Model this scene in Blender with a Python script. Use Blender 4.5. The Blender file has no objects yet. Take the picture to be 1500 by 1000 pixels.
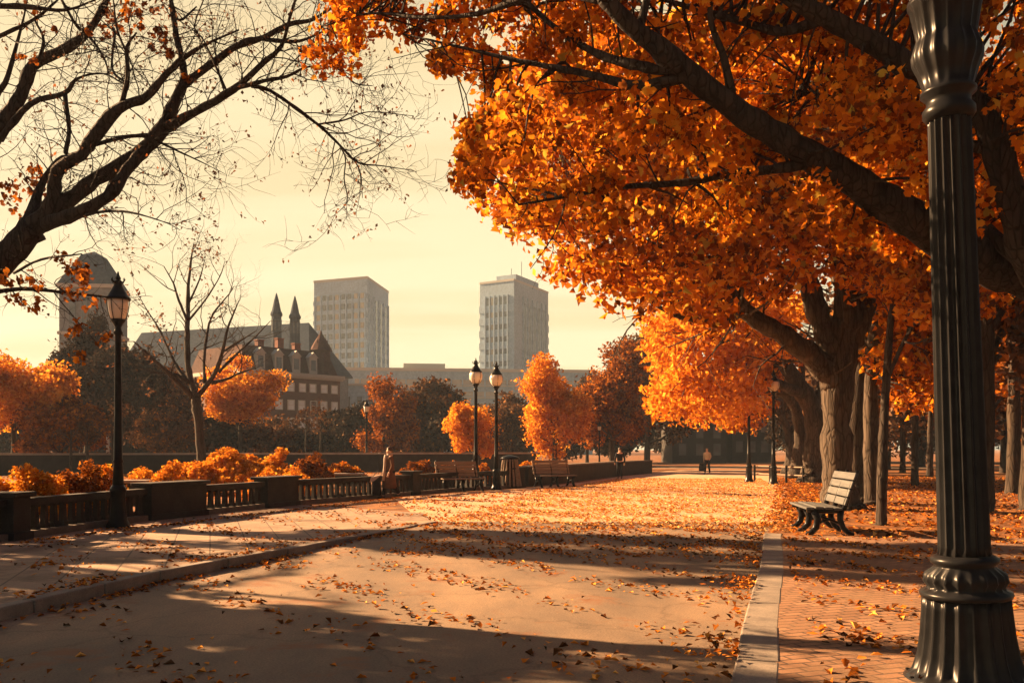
import bpy, math, random
import numpy as np
from mathutils import Vector, Matrix

sc = bpy.context.scene
C = sc.collection
rad = math.radians
PI = math.pi
RNG = np.random.default_rng(7)
random.seed(7)

# ------------------------------------------------------------------ camera
F, HOR, EYE = 1300.0, 658.0, 1.65          # focal length in 1500-px units, horizon row, eye height
cam_data = bpy.data.cameras.new('camera')
cam = bpy.data.objects.new('camera', cam_data)
C.objects.link(cam)
cam.location = (0, 0, EYE)
cam.rotation_euler = (rad(90), 0, 0)
cam_data.sensor_width = 36.0
cam_data.lens = 36.0 * F / 1500.0
cam_data.shift_y = (HOR - 500) / 1500.0
cam_data.clip_start = 0.1
cam_data.clip_end = 5000
sc.camera = cam

# ------------------------------------------------------------------ light
SUN_AZ = Vector((-0.90, 0.435))            # horizontal direction towards the sun
SUN_EL = rad(24)
SUN_AZ.normalize()
S = Vector((SUN_AZ.x * math.cos(SUN_EL), SUN_AZ.y * math.cos(SUN_EL), math.sin(SUN_EL)))
sun_data = bpy.data.lights.new('sun', 'SUN')
sun_data.energy = 5.0
sun_data.angle = rad(0.5)
sun_data.color = (1.0, 0.59, 0.285)
sun = bpy.data.objects.new('sun', sun_data)
C.objects.link(sun)
sun.rotation_euler = (-S).to_track_quat('-Z', 'Y').to_euler()
sun.location = (-40, 20, 30)

world = bpy.data.worlds.new('World')
sc.world = world
world.use_nodes = True
wt = world.node_tree
wt.nodes.clear()


def wn(kind, **kw):
    n = wt.nodes.new(kind)
    for k, v in kw.items():
        setattr(n, k, v)
    return n


w_out = wn('ShaderNodeOutputWorld')
w_sky = wn('ShaderNodeTexSky', sky_type='NISHITA', sun_disc=False)
w_sky.sun_elevation = SUN_EL
w_sky.sun_rotation = math.atan2(SUN_AZ.x, SUN_AZ.y)
w_sky.dust_density = 3.0
w_bg1 = wn('ShaderNodeBackground')
w_bg1.inputs['Strength'].default_value = 0.05
wt.links.new(w_sky.outputs[0], w_bg1.inputs['Color'])
w_tc = wn('ShaderNodeTexCoord')
w_sep = wn('ShaderNodeSeparateXYZ')
wt.links.new(w_tc.outputs['Generated'], w_sep.inputs[0])
# warm autumn haze low in the sky, thinning to a dull blue overhead
w_ramp = wn('ShaderNodeValToRGB')
cr = w_ramp.color_ramp
cr.elements[0].position = 0.0
cr.elements[0].color = (0.245, 0.195, 0.112, 1)
cr.elements[1].position = 1.0
cr.elements[1].color = (0.010, 0.020, 0.042, 1)
for p, c in ((0.20, (0.235, 0.187, 0.105, 1)), (0.42, (0.220, 0.172, 0.094, 1)), (0.52, (0.07, 0.063, 0.052, 1)), (0.64, (0.014, 0.023, 0.040, 1))):
    e = cr.elements.new(p)
    e.color = c
wt.links.new(w_sep.outputs['Z'], w_ramp.inputs['Fac'])
# long flat sheets of thin cloud: direction projected on a high plane
w_den = wn('ShaderNodeMath', operation='ADD')
w_den.inputs[1].default_value = 0.12
wt.links.new(w_sep.outputs['Z'], w_den.inputs[0])
w_div = wn('ShaderNodeVectorMath', operation='DIVIDE')
w_cmb = wn('ShaderNodeCombineXYZ')
for i in range(3):
    wt.links.new(w_den.outputs[0], w_cmb.inputs[i])
wt.links.new(w_tc.outputs['Generated'], w_div.inputs[0])
wt.links.new(w_cmb.outputs[0], w_div.inputs[1])
w_map = wn('ShaderNodeMapping')
w_map.inputs['Rotation'].default_value = (0, 0, rad(-24))
w_map.inputs['Scale'].default_value = (0.22, 0.85, 0.0)
w_map.inputs['Location'].default_value = (0.35, 0.1, 0)
wt.links.new(w_div.outputs[0], w_map.inputs[0])
w_noi = wn('ShaderNodeTexNoise')
w_noi.inputs['Scale'].default_value = 1.6
w_noi.inputs['Detail'].default_value = 4
wt.links.new(w_map.outputs[0], w_noi.inputs['Vector'])
w_cr2 = wn('ShaderNodeValToRGB')
w_cr2.color_ramp.elements[0].position = 0.47
w_cr2.color_ramp.elements[0].color = (1, 1, 1, 1)
w_cr2.color_ramp.elements[1].position = 0.60
w_cr2.color_ramp.elements[1].color = (0.90, 0.86, 0.76, 1)
wt.links.new(w_noi.outputs['Fac'], w_cr2.inputs['Fac'])
w_mul = wn('ShaderNodeMix', data_type='RGBA', blend_type='MULTIPLY')
w_mul.inputs['Factor'].default_value = 1.0
wt.links.new(w_ramp.outputs['Color'], w_mul.inputs[6])
wt.links.new(w_cr2.outputs['Color'], w_mul.inputs[7])
# the sky away from the sun is duller and bluer
w_dot = wn('ShaderNodeVectorMath', operation='DOT_PRODUCT')
w_dot.inputs[1].default_value = (SUN_AZ.x, SUN_AZ.y, 0)
wt.links.new(w_tc.outputs['Generated'], w_dot.inputs[0])
w_mr = wn('ShaderNodeMapRange')
w_mr.inputs['From Min'].default_value = -1.0
w_mr.inputs['From Max'].default_value = 1.0
wt.links.new(w_dot.outputs['Value'], w_mr.inputs['Value'])
w_far = wn('ShaderNodeValToRGB')
w_far.color_ramp.elements[0].position = 0.12
w_far.color_ramp.elements[0].color = (0.09, 0.14, 0.22, 1)
w_far.color_ramp.elements[1].position = 0.62
w_far.color_ramp.elements[1].color = (1, 1, 1, 1)
e_ = w_far.color_ramp.elements.new(0.42)
e_.color = (0.29, 0.37, 0.49, 1)
wt.links.new(w_mr.outputs[0], w_far.inputs['Fac'])
w_mul2 = wn('ShaderNodeMix', data_type='RGBA', blend_type='MULTIPLY')
w_mul2.inputs['Factor'].default_value = 1.0
wt.links.new(w_mul.outputs[2], w_mul2.inputs[6])
wt.links.new(w_far.outputs['Color'], w_mul2.inputs[7])
w_bg2 = wn('ShaderNodeBackground')
w_bg2.inputs['Strength'].default_value = 0.81
wt.links.new(w_mul2.outputs[2], w_bg2.inputs['Color'])
w_add = wn('ShaderNodeAddShader')
w_bg1.inputs['Strength'].default_value = 0.003
wt.links.new(w_bg1.outputs[0], w_add.inputs[0])
wt.links.new(w_bg2.outputs[0], w_add.inputs[1])
wt.links.new(w_add.outputs[0], w_out.inputs['Surface'])

sc.view_settings.view_transform = 'Standard'
sc.view_settings.look = 'None'
sc.view_settings.exposure = 2.5
sc.view_settings.gamma = 1.0
sc.render.engine = 'CYCLES'
sc.cycles.max_bounces = 6
sc.cycles.diffuse_bounces = 3
sc.cycles.transmission_bounces = 4


# ------------------------------------------------------------------ helpers: space
def P(px, py, d):
    """the point seen at photo pixel (px, py) (1500 x 1000) at depth d"""
    return np.array([(px - 750.0) / F * d, d, EYE + (HOR - py) / F * d])


def G(px, py, z=0.0):
    d = F * (EYE - z) / (py - HOR)
    return np.array([(px - 750.0) / F * d, d, z])


# ------------------------------------------------------------------ helpers: objects
def thing(name, label, cat, loc=(0, 0, 0), rotz=0.0, group=None):
    o = bpy.data.objects.new(name, None)
    o.empty_display_size = 0.3
    C.objects.link(o)
    o.location = tuple(float(v) for v in loc)
    o.rotation_euler = (0, 0, rotz)
    return tag(o, label, cat, group)


def tag(o, label=None, cat=None, group=None, kind=None):
    if label:
        o['label'] = label
    if cat:
        o['category'] = cat
    if group:
        o['group'] = group
    if kind:
        o['kind'] = kind
    return o


def link_mesh(name, me, mat, parent=None, world_coords=False):
    o = bpy.data.objects.new(name, me)
    C.objects.link(o)
    if mat is not None:
        me.materials.append(mat)
    if parent is not None:
        o.parent = parent
    return o


def fast_mesh(name, verts, faces, smooth=False):
    """verts (N,3) array, faces (M,k) array of one face size"""
    me = bpy.data.meshes.new(name)
    verts = np.asarray(verts, dtype=np.float32)
    faces = np.asarray(faces, dtype=np.int32)
    m, k = faces.shape
    me.vertices.add(len(verts))
    me.vertices.foreach_set('co', verts.ravel())
    me.loops.add(m * k)
    me.loops.foreach_set('vertex_index', faces.ravel())
    me.polygons.add(m)
    me.polygons.foreach_set('loop_start', np.arange(0, m * k, k, dtype=np.int32))
    try:
        me.polygons.foreach_set('loop_total', np.full(m, k, dtype=np.int32))
    except Exception:
        pass
    if smooth:
        me.polygons.foreach_set('use_smooth', np.ones(m, dtype=bool))
    me.update(calc_edges=True)
    me.validate()
    return me


class MB:
    """collects shapes and links them as one mesh object"""

    def __init__(self):
        self.v, self.f = [], []

    def add(self, verts, faces):
        o = len(self.v)
        self.v.extend([tuple(float(c) for c in p) for p in verts])
        self.f.extend([tuple(i + o for i in q) for q in faces])
        return self

    def box(self, c, s, rz=0.0, taper=1.0):
        hx, hy, hz = s[0] / 2, s[1] / 2, s[2] / 2
        pts = []
        cs, sn = math.cos(rz), math.sin(rz)
        for z, t in ((-hz, 1.0), (hz, taper)):
            for x, y in ((-hx, -hy), (hx, -hy), (hx, hy), (-hx, hy)):
                X, Y = x * t, y * t
                pts.append((c[0] + X * cs - Y * sn, c[1] + X * sn + Y * cs, c[2] + z))
        return self.add(pts, [(3, 2, 1, 0), (4, 5, 6, 7), (0, 1, 5, 4), (1, 2, 6, 5), (2, 3, 7, 6), (3, 0, 4, 7)])

    def tube(self, pts, radii, n=6, cap=True):
        pts = [np.asarray(p, float) for p in pts]
        if np.isscalar(radii):
            radii = [radii] * len(pts)
        m = len(pts)
        rings = []
        prev = None
        for i in range(m):
            t = pts[min(i + 1, m - 1)] - pts[max(i - 1, 0)]
            t = t / (np.linalg.norm(t) + 1e-9)
            if prev is None:
                a = np.array([1.0, 0, 0]) if abs(t[0]) < 0.8 else np.array([0, 1.0, 0])
                u = np.cross(t, a)
            else:
                u = prev - t * np.dot(prev, t)
            u = u / (np.linalg.norm(u) + 1e-9)
            prev = u
            w = np.cross(t, u)
            rings.append([pts[i] + radii[i] * (math.cos(2 * PI * k / n) * u + math.sin(2 * PI * k / n) * w) for k in range(n)])
        V = [p for r in rings for p in r]
        Fc = []
        for i in range(m - 1):
            for k in range(n):
                Fc.append((i * n + k, i * n + (k + 1) % n, (i + 1) * n + (k + 1) % n, (i + 1) * n + k))
        if cap:
            Fc.append(tuple(range(n))[::-1])
            Fc.append(tuple((m - 1) * n + k for k in range(n)))
        return self.add(V, Fc)

    def lathe(self, prof, c=(0, 0, 0), n=24, flute=0, depth=0.0, flute_rng=None):
        """prof: list of (r, z); optional fluting"""
        V, Fc = [], []
        for r, z in prof:
            for k in range(n):
                a = 2 * PI * k / n
                rr = r
                if flute and (flute_rng is None or flute_rng[0] <= z <= flute_rng[1]):
                    rr = r * (1 - depth * (0.5 - 0.5 * math.cos(flute * a)) ** 0.6)
                V.append((c[0] + rr * math.cos(a), c[1] + rr * math.sin(a), c[2] + z))
        m = len(prof)
        for i in range(m - 1):
            for k in range(n):
                Fc.append((i * n + k, i * n + (k + 1) % n, (i + 1) * n + (k + 1) % n, (i + 1) * n + k))
        Fc.append(tuple(range(n))[::-1])
        Fc.append(tuple((m - 1) * n + k for k in range(n)))
        return self.add(V, Fc)

    def prism(self, poly, z0, z1):
        n = len(poly)
        V = [(p[0], p[1], z0) for p in poly] + [(p[0], p[1], z1) for p in poly]
        Fc = [tuple(range(n))[::-1], tuple(range(n, 2 * n))]
        for i in range(n):
            j = (i + 1) % n
            Fc.append((i, j, n + j, n + i))
        return self.add(V, Fc)

    def build(self, name, mat, parent=None, smooth=False, offset=None):
        me = bpy.data.meshes.new(name)
        v = self.v
        if offset is not None:
            v = [(p[0] - offset[0], p[1] - offset[1], p[2] - offset[2]) for p in v]
        me.from_pydata(v, [], self.f)
        if smooth:
            me.polygons.foreach_set('use_smooth', np.ones(len(me.polygons), dtype=bool))
        me.update()
        return link_mesh(name, me, mat, parent)


def bevel(o, w, seg=2):
    b = o.modifiers.new('bevel', 'BEVEL')
    b.width = w
    b.segments = seg
    b.limit_method = 'ANGLE'
    b.angle_limit = rad(40)
    return o


def children_of(o):
    return [c for c in o.children]


def dup(root, loc, rotz, label, group=None, scale=None):
    r = root.copy()
    C.objects.link(r)
    r.location = tuple(float(v) for v in loc)
    r.rotation_euler = (0, 0, rotz)
    if scale:
        r.scale = (scale,) * 3
    r['label'] = label
    if group:
        r['group'] = group
    for ch in list(root.children):
        c = ch.copy()
        C.objects.link(c)
        c.parent = r
        for g in list(ch.children):
            d = g.copy()
            C.objects.link(d)
            d.parent = c
    return r


# ------------------------------------------------------------------ helpers: materials
def new_mat(name):
    m = bpy.data.materials.new(name)
    m.use_nodes = True
    t = m.node_tree
    b = t.nodes.get('Principled BSDF')
    return m, t, b


def ramp(t, stops, fac=None):
    r = t.nodes.new('ShaderNodeValToRGB')
    els = r.color_ramp.elements
    els[0].position, els[0].color = stops[0][0], (*stops[0][1], 1)
    els[1].position, els[1].color = stops[-1][0], (*stops[-1][1], 1)
    for p, c in stops[1:-1]:
        e = els.new(p)
        e.color = (*c, 1)
    if fac is not None:
        t.links.new(fac, r.inputs['Fac'])
    return r


def noise(t, scale, detail=4, vec=None, stretch=None, rough=0.6, rotz=0):
    n = t.nodes.new('ShaderNodeTexNoise')
    n.inputs['Scale'].default_value = scale
    n.inputs['Detail'].default_value = detail
    n.inputs['Roughness'].default_value = rough
    tc = t.nodes.new('ShaderNodeTexCoord')
    src = tc.outputs['Object']
    if stretch or rotz:
        mp = t.nodes.new('ShaderNodeMapping')
        mp.inputs['Scale'].default_value = stretch or (1, 1, 1)
        mp.inputs['Rotation'].default_value = (0, 0, rotz)
        t.links.new(src, mp.inputs[0])
        src = mp.outputs[0]
    t.links.new(src, n.inputs['Vector'])
    return n


def mix(t, a, b, fac, mode='MIX'):
    m = t.nodes.new('ShaderNodeMix')
    m.data_type = 'RGBA'
    m.blend_type = mode
    for idx, v in ((6, a), (7, b)):
        if isinstance(v, tuple):
            m.inputs[idx].default_value = (*v, 1)
        else:
            t.links.new(v, m.inputs[idx])
    if isinstance(fac, (int, float)):
        m.inputs[0].default_value = fac
    else:
        t.links.new(fac, m.inputs[0])
    return m.outputs[2]


def bump(t, b, height, strength=0.4, dist=0.02):
    bp = t.nodes.new('ShaderNodeBump')
    bp.inputs['Strength'].default_value = strength
    bp.inputs['Distance'].default_value = dist
    t.links.new(height, bp.inputs['Height'])
    t.links.new(bp.outputs[0], b.inputs['Normal'])


def spec(b, v):
    b.inputs['Specular IOR Level'].default_value = v


def mat_noise(name, stops, scale=4.0, detail=6, rough=0.85, bmp=0.3, dist=0.02, stretch=None, fine=None, metal=0.0, sp=0.3):
    m, t, b = new_mat(name)
    n = noise(t, scale, detail, stretch=stretch)
    r = ramp(t, stops, n.outputs['Fac'])
    col = r.outputs['Color']
    h = n.outputs['Fac']
    if fine:
        n2 = noise(t, fine, 3)
        r2 = ramp(t, [(0.3, (0.7, 0.7, 0.7)), (0.7, (1.15, 1.15, 1.15))], n2.outputs['Fac'])
        col = mix(t, col, r2.outputs['Color'], 0.8, 'MULTIPLY')
        h = n2.outputs['Fac']
    t.links.new(col, b.inputs['Base Color'])
    b.inputs['Roughness'].default_value = rough
    b.inputs['Metallic'].default_value = metal
    spec(b, sp)
    if bmp:
        bump(t, b, h, bmp, dist)
    return m


def mat_leaf(name, stops, trans=0.35, gloss=0.08):
    m = bpy.data.materials.new(name)
    m.use_nodes = True
    t = m.node_tree
    t.nodes.clear()
    out = t.nodes.new('ShaderNodeOutputMaterial')
    geo = t.nodes.new('ShaderNodeNewGeometry')
    r = ramp(t, stops, geo.outputs['Random Per Island'])
    n = noise(t, 0.8, 2)
    tone = ramp(t, [(0.35, (0.68, 0.58, 0.5)), (0.65, (1.1, 1.15, 1.1))], n.outputs['Fac'])
    col = mix(t, r.outputs['Color'], tone.outputs['Color'], 0.75, 'MULTIPLY')
    d = t.nodes.new('ShaderNodeBsdfDiffuse')
    tr = t.nodes.new('ShaderNodeBsdfTranslucent')
    t.links.new(col, d.inputs['Color'])
    t.links.new(col, tr.inputs['Color'])
    mx = t.nodes.new('ShaderNodeMixShader')
    mx.inputs[0].default_value = trans
    t.links.new(d.outputs[0], mx.inputs[1])
    t.links.new(tr.outputs[0], mx.inputs[2])
    t.links.new(mx.outputs[0], out.inputs['Surface'])
    return m


def mat_brick(name, c1, c2, mortar, w, h, rotz=0.0, msize=0.012, rough=0.85, mottled=0.5, bmp=0.5, dirt=None):
    m, t, b = new_mat(name)
    tc = t.nodes.new('ShaderNodeTexCoord')
    mp = t.nodes.new('ShaderNodeMapping')
    mp.inputs['Rotation'].default_value = (0, 0, rotz)
    t.links.new(tc.outputs['Object'], mp.inputs[0])
    br = t.nodes.new('ShaderNodeTexBrick')
    br.inputs['Scale'].default_value = 1.0
    br.inputs['Brick Width'].default_value = w
    br.inputs['Row Height'].default_value = h
    br.inputs['Mortar Size'].default_value = msize
    br.inputs['Mortar Smooth'].default_value = 0.3
    br.inputs['Color1'].default_value = (*c1, 1)
    br.inputs['Color2'].default_value = (*c2, 1)
    br.inputs['Mortar'].default_value = (*mortar, 1)
    t.links.new(mp.outputs[0], br.inputs['Vector'])
    n = noise(t, 1.3, 6)
    r = ramp(t, [(0.35, (0.62, 0.6, 0.58)), (0.68, (1.12, 1.1, 1.08))], n.outputs['Fac'])
    col = mix(t, br.outputs['Color'], r.outputs['Color'], mottled, 'MULTIPLY')
    if dirt:
        n3 = noise(t, 0.55, 7, rough=0.7)
        r3 = ramp(t, [(0.5, (0, 0, 0)), (0.62, (1, 1, 1))], n3.outputs['Fac'])
        col = mix(t, col, dirt, r3.outputs['Color'])
    n2 = noise(t, 45, 3)
    r2 = ramp(t, [(0.3, (0.8, 0.8, 0.8)), (0.7, (1.12, 1.12, 1.12))], n2.outputs['Fac'])
    col = mix(t, col, r2.outputs['Color'], 0.7, 'MULTIPLY')
    t.links.new(col, b.inputs['Base Color'])
    b.inputs['Roughness'].default_value = rough
    spec(b, 0.25)
    inv = t.nodes.new('ShaderNodeMath')
    inv.operation = 'SUBTRACT'
    inv.inputs[0].default_value = 1.0
    t.links.new(br.outputs['Fac'], inv.inputs[1])
    ad = t.nodes.new('ShaderNodeMath')
    ad.operation = 'MULTIPLY_ADD'
    t.links.new(n2.outputs['Fac'], ad.inputs[0])
    ad.inputs[1].default_value = 0.3
    t.links.new(inv.outputs[0], ad.inputs[2])
    bump(t, b, ad.outputs[0], bmp, 0.012)
    return m


def mat_bark(name, c1, c2, scale=6.0):
    m, t, b = new_mat(name)
    n = noise(t, scale, 6, stretch=(1, 1, 0.16), rough=0.7)
    v = t.nodes.new('ShaderNodeTexVoronoi')
    v.feature = 'DISTANCE_TO_EDGE'
    v.inputs['Scale'].default_value = scale * 2.2
    tc = t.nodes.new('ShaderNodeTexCoord')
    mp = t.nodes.new('ShaderNodeMapping')
    mp.inputs['Scale'].default_value = (1, 1, 0.18)
    t.links.new(tc.outputs['Object'], mp.inputs[0])
    t.links.new(mp.outputs[0], v.inputs['Vector'])
    r = ramp(t, [(0.32, c1), (0.7, c2)], n.outputs['Fac'])
    rv = ramp(t, [(0.0, (0.35, 0.33, 0.32)), (0.12, (1, 1, 1))], v.outputs['Distance'])
    col = mix(t, r.outputs['Color'], rv.outputs['Color'], 0.75, 'MULTIPLY')
    t.links.new(col, b.inputs['Base Color'])
    b.inputs['Roughness'].default_value = 0.9
    spec(b, 0.15)
    ad = t.nodes.new('ShaderNodeMath')
    ad.operation = 'ADD'
    t.links.new(rv.outputs['Color'], ad.inputs[0])
    t.links.new(n.outputs['Fac'], ad.inputs[1])
    bump(t, b, ad.outputs[0], 0.7, 0.04)
    return m


def mat_plain(name, col, rough=0.6, metal=0.0, sp=0.4, var=0.18, scale=5.0):
    lo = tuple(c * (1 - var) for c in col)
    hi = tuple(c * (1 + var) for c in col)
    return mat_noise(name, [(0.3, lo), (0.7, hi)], scale=scale, rough=rough, metal=metal, sp=sp, bmp=0.12, dist=0.004)


PATH_ROT = math.atan2(0.34, 1.0)          # how far the promenade turns right of the view

M = {}
M['ground'] = mat_noise('leafy_soil', [(0.30, (0.055, 0.022, 0.010)), (0.45, (0.16, 0.062, 0.018)), (0.60, (0.30, 0.115, 0.026)), (0.75, (0.42, 0.18, 0.04))], scale=1.7, detail=12, fine=28, bmp=0.5, dist=0.05)


def mat_road():
    m, t, b = new_mat('worn_asphalt')
    n1 = noise(t, 0.55, 7, stretch=(1, 0.45, 1), rotz=PATH_ROT, rough=0.62)
    base = ramp(t, [(0.32, (0.100, 0.078, 0.062)), (0.50, (0.185, 0.130, 0.088)), (0.68, (0.30, 0.20, 0.122))], n1.outputs['Fac'])
    n2 = noise(t, 48, 4, rough=0.75)
    ag = ramp(t, [(0.3, (0.45, 0.45, 0.47)), (0.5, (1, 1, 1)), (0.72, (1.5, 1.42, 1.3))], n2.outputs['Fac'])
    col = mix(t, base.outputs['Color'], ag.outputs['Color'], 0.85, 'MULTIPLY')
    v = t.nodes.new('ShaderNodeTexVoronoi')
    v.feature = 'DISTANCE_TO_EDGE'
    v.inputs['Scale'].default_value = 0.42
    tc = t.nodes.new('ShaderNodeTexCoord')
    nd = noise(t, 1.6, 4)
    vm = t.nodes.new('ShaderNodeVectorMath')
    vm.operation = 'MULTIPLY_ADD'
    t.links.new(nd.outputs['Color'], vm.inputs[0])
    vm.inputs[1].default_value = (0.8, 0.8, 0.8)
    t.links.new(tc.outputs['Object'], vm.inputs[2])
    t.links.new(vm.outputs[0], v.inputs['Vector'])
    crk = ramp(t, [(0.0, (0.35, 0.33, 0.32)), (0.016, (1, 1, 1))], v.outputs['Distance'])
    col = mix(t, col, crk.outputs['Color'], 0.4, 'MULTIPLY')
    n3 = noise(t, 1.1, 9, rough=0.72)
    lf = ramp(t, [(0.56, (0, 0, 0)), (0.66, (1, 1, 1))], n3.outputs['Fac'])
    col = mix(t, col, (0.19, 0.085, 0.04), lf.outputs['Color'])
    t.links.new(col, b.inputs['Base Color'])
    b.inputs['Roughness'].default_value = 0.82
    spec(b, 0.3)
    bump(t, b, n2.outputs['Fac'], 0.35, 0.006)
    return m


M['road'] = mat_road()
M['path'] = mat_noise('dusty_gravel', [(0.32, (0.40, 0.235, 0.13)), (0.5, (0.52, 0.32, 0.19)), (0.7, (0.58, 0.38, 0.23))], scale=0.9, detail=10, fine=55, bmp=0.4, dist=0.012)
M['sidewalk'] = mat_brick('grey_pavers', (0.36, 0.25, 0.175), (0.29, 0.205, 0.15), (0.12, 0.09, 0.07), 0.9, 0.6, -PATH_ROT - PI / 2, 0.014, dirt=(0.16, 0.105, 0.07))
M['brick_walk'] = mat_brick('clay_brick_paving', (0.34, 0.19, 0.11), (0.24, 0.13, 0.075), (0.09, 0.06, 0.045), 0.24, 0.12, -PATH_ROT, 0.012, dirt=(0.20, 0.12, 0.07))
M['kerb'] = mat_noise('granite_kerb', [(0.3, (0.15, 0.13, 0.115)), (0.7, (0.28, 0.235, 0.195))], scale=3, fine=60, bmp=0.3, dist=0.01)
M['bark'] = mat_bark('dark_bark', (0.030, 0.024, 0.021), (0.085, 0.066, 0.052), 5.0)
M['bark_near'] = mat_bark('near_bark', (0.016, 0.015, 0.016), (0.050, 0.042, 0.038), 7.0)
M['bark_pale'] = mat_bark('grey_bark', (0.024, 0.020, 0.018), (0.115, 0.088, 0.066), 4.0)
M['bark_mid'] = mat_bark('brown_bark', (0.026, 0.021, 0.018), (0.075, 0.055, 0.040), 4.0)
ORANGE = [(0.0, (0.11, 0.045, 0.014)), (0.12, (0.22, 0.062, 0.010)), (0.34, (0.46, 0.125, 0.010)), (0.62, (0.70, 0.225, 0.014)), (0.86, (0.80, 0.34, 0.022)), (0.95, (0.80, 0.47, 0.06)), (1.0, (0.42, 0.36, 0.06))]
M['leaf_orange'] = mat_leaf('orange_leaf', ORANGE, 0.48)
M['leaf_amber'] = mat_leaf('amber_leaf', [(0.0, (0.52, 0.16, 0.014)), (0.5, (0.78, 0.31, 0.025)), (1.0, (0.86, 0.46, 0.07))], 0.42)
M['leaf_rust'] = mat_leaf('rust_leaf', [(0.0, (0.10, 0.034, 0.012)), (0.5, (0.27, 0.085, 0.018)), (1.0, (0.58, 0.20, 0.02))], 0.3)
M['leaf_brown'] = mat_leaf('brown_leaf', [(0.0, (0.075, 0.046, 0.032)), (0.6, (0.15, 0.085, 0.050)), (0.9, (0.24, 0.115, 0.048)), (1.0, (0.60, 0.23, 0.03))], 0.12)
M['leaf_dark'] = mat_leaf('dark_leaf', [(0.0, (0.040, 0.035, 0.032)), (0.7, (0.070, 0.056, 0.046)), (1.0, (0.14, 0.08, 0.045))], 0.08)
M['leaf_fallen'] = mat_leaf('fallen_leaf', [(0.0, (0.045, 0.025, 0.015)), (0.16, (0.12, 0.048, 0.018)), (0.36, (0.38, 0.11, 0.016)), (0.72, (0.68, 0.23, 0.03)), (1.0, (0.80, 0.42, 0.11))], 0.1)
M['leaf_dry'] = mat_leaf('dry_leaf', [(0.0, (0.07, 0.045, 0.035)), (0.75, (0.17, 0.10, 0.065)), (1.0, (0.45, 0.15, 0.04))], 0.3)
M['leaf_bleached'] = mat_leaf('bleached_leaf', [(0.0, (0.44, 0.16, 0.04)), (0.2, (0.74, 0.36, 0.11)), (0.7, (0.84, 0.50, 0.21)), (1.0, (0.88, 0.60, 0.30))], 0.1)  # fallen leaves made paler: sunlight on the promenade put into the colour
M['iron'] = mat_plain('black_painted_iron', (0.011, 0.0115, 0.013), rough=0.30, sp=0.10, var=0.3, scale=9)
M['glass_globe'] = mat_plain('frosted_glass', (0.72, 0.68, 0.60), rough=0.25, sp=0.5, var=0.05)
M['stone_dark'] = mat_noise('sooty_stone', [(0.3, (0.018, 0.0175, 0.018)), (0.7, (0.042, 0.038, 0.036))], scale=2.5, fine=30, bmp=0.4)  # near-black stone tone shared by walls, piers and balusters
M['stone_mid'] = mat_noise('weathered_stone', [(0.3, (0.085, 0.074, 0.066)), (0.7, (0.16, 0.135, 0.115))], scale=2.0, fine=35, bmp=0.3)
M['stone_pale'] = mat_noise('pale_coping', [(0.3, (0.26, 0.22, 0.185)), (0.7, (0.40, 0.34, 0.28))], scale=2.0, fine=35, bmp=0.3)
M['wood_grey'] = mat_noise('weathered_slats', [(0.3, (0.055, 0.058, 0.060)), (0.7, (0.105, 0.107, 0.105))], scale=3.0, stretch=(0.6, 9, 9), rough=0.7, bmp=0.3, dist=0.006)
M['wood_brown'] = mat_noise('brown_slats', [(0.3, (0.14, 0.10, 0.07)), (0.7, (0.28, 0.20, 0.14))], scale=3.0, stretch=(0.6, 9, 9), rough=0.7, bmp=0.3, dist=0.006)
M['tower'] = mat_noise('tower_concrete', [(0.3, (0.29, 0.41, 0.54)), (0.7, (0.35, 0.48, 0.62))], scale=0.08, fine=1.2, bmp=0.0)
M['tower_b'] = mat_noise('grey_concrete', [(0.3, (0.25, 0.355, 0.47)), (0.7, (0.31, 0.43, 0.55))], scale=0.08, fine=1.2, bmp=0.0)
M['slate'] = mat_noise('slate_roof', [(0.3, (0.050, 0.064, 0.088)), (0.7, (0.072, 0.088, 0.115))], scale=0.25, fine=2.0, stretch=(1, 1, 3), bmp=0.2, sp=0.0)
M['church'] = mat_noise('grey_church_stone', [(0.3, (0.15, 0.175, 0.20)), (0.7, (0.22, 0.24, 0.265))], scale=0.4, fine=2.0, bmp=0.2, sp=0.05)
M['brick_red'] = mat_brick('red_brick_wall', (0.21, 0.070, 0.045), (0.165, 0.056, 0.038), (0.16, 0.10, 0.08), 0.5, 0.18, 0, 0.01, bmp=0.1)
M['mansard'] = mat_noise('dark_mansard', [(0.3, (0.06, 0.034, 0.032)), (0.7, (0.10, 0.055, 0.047))], scale=0.6, fine=3, bmp=0.2, sp=0.05)
M['white_trim'] = mat_plain('white_trim', (0.62, 0.60, 0.55), rough=0.6, var=0.08)
M['grey_trim'] = mat_plain('grey_trim', (0.40, 0.39, 0.36), rough=0.7, var=0.08)
M['pane'] = mat_plain('window_pane', (0.10, 0.11, 0.12), rough=0.12, sp=0.7, var=0.4, scale=0.6)
M['pane_pale'] = mat_plain('pale_blind_pane', (0.80, 0.82, 0.82), rough=0.3, sp=0.5, var=0.15, scale=0.5)  # pale colour stands in for light reflected by the glass
M['pane_warm'] = mat_plain('warm_tinted_pane', (0.34, 0.29, 0.22), rough=0.2, sp=0.6, var=0.35, scale=0.25)
M['skin'] = mat_plain('skin', (0.55, 0.33, 0.22), rough=0.55, var=0.06)
M['coat_brown'] = mat_plain('brown_wool', (0.11, 0.055, 0.035), rough=0.9, sp=0.1)
M['cloth_dark'] = mat_plain('dark_cloth', (0.022, 0.022, 0.026), rough=0.9, sp=0.1)
M['cloth_tan'] = mat_plain('tan_cloth', (0.45, 0.35, 0.24), rough=0.9, sp=0.1)
M['scarf_pale'] = mat_plain('pale_scarf', (0.42, 0.34, 0.29), rough=0.9, sp=0.1)
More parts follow.
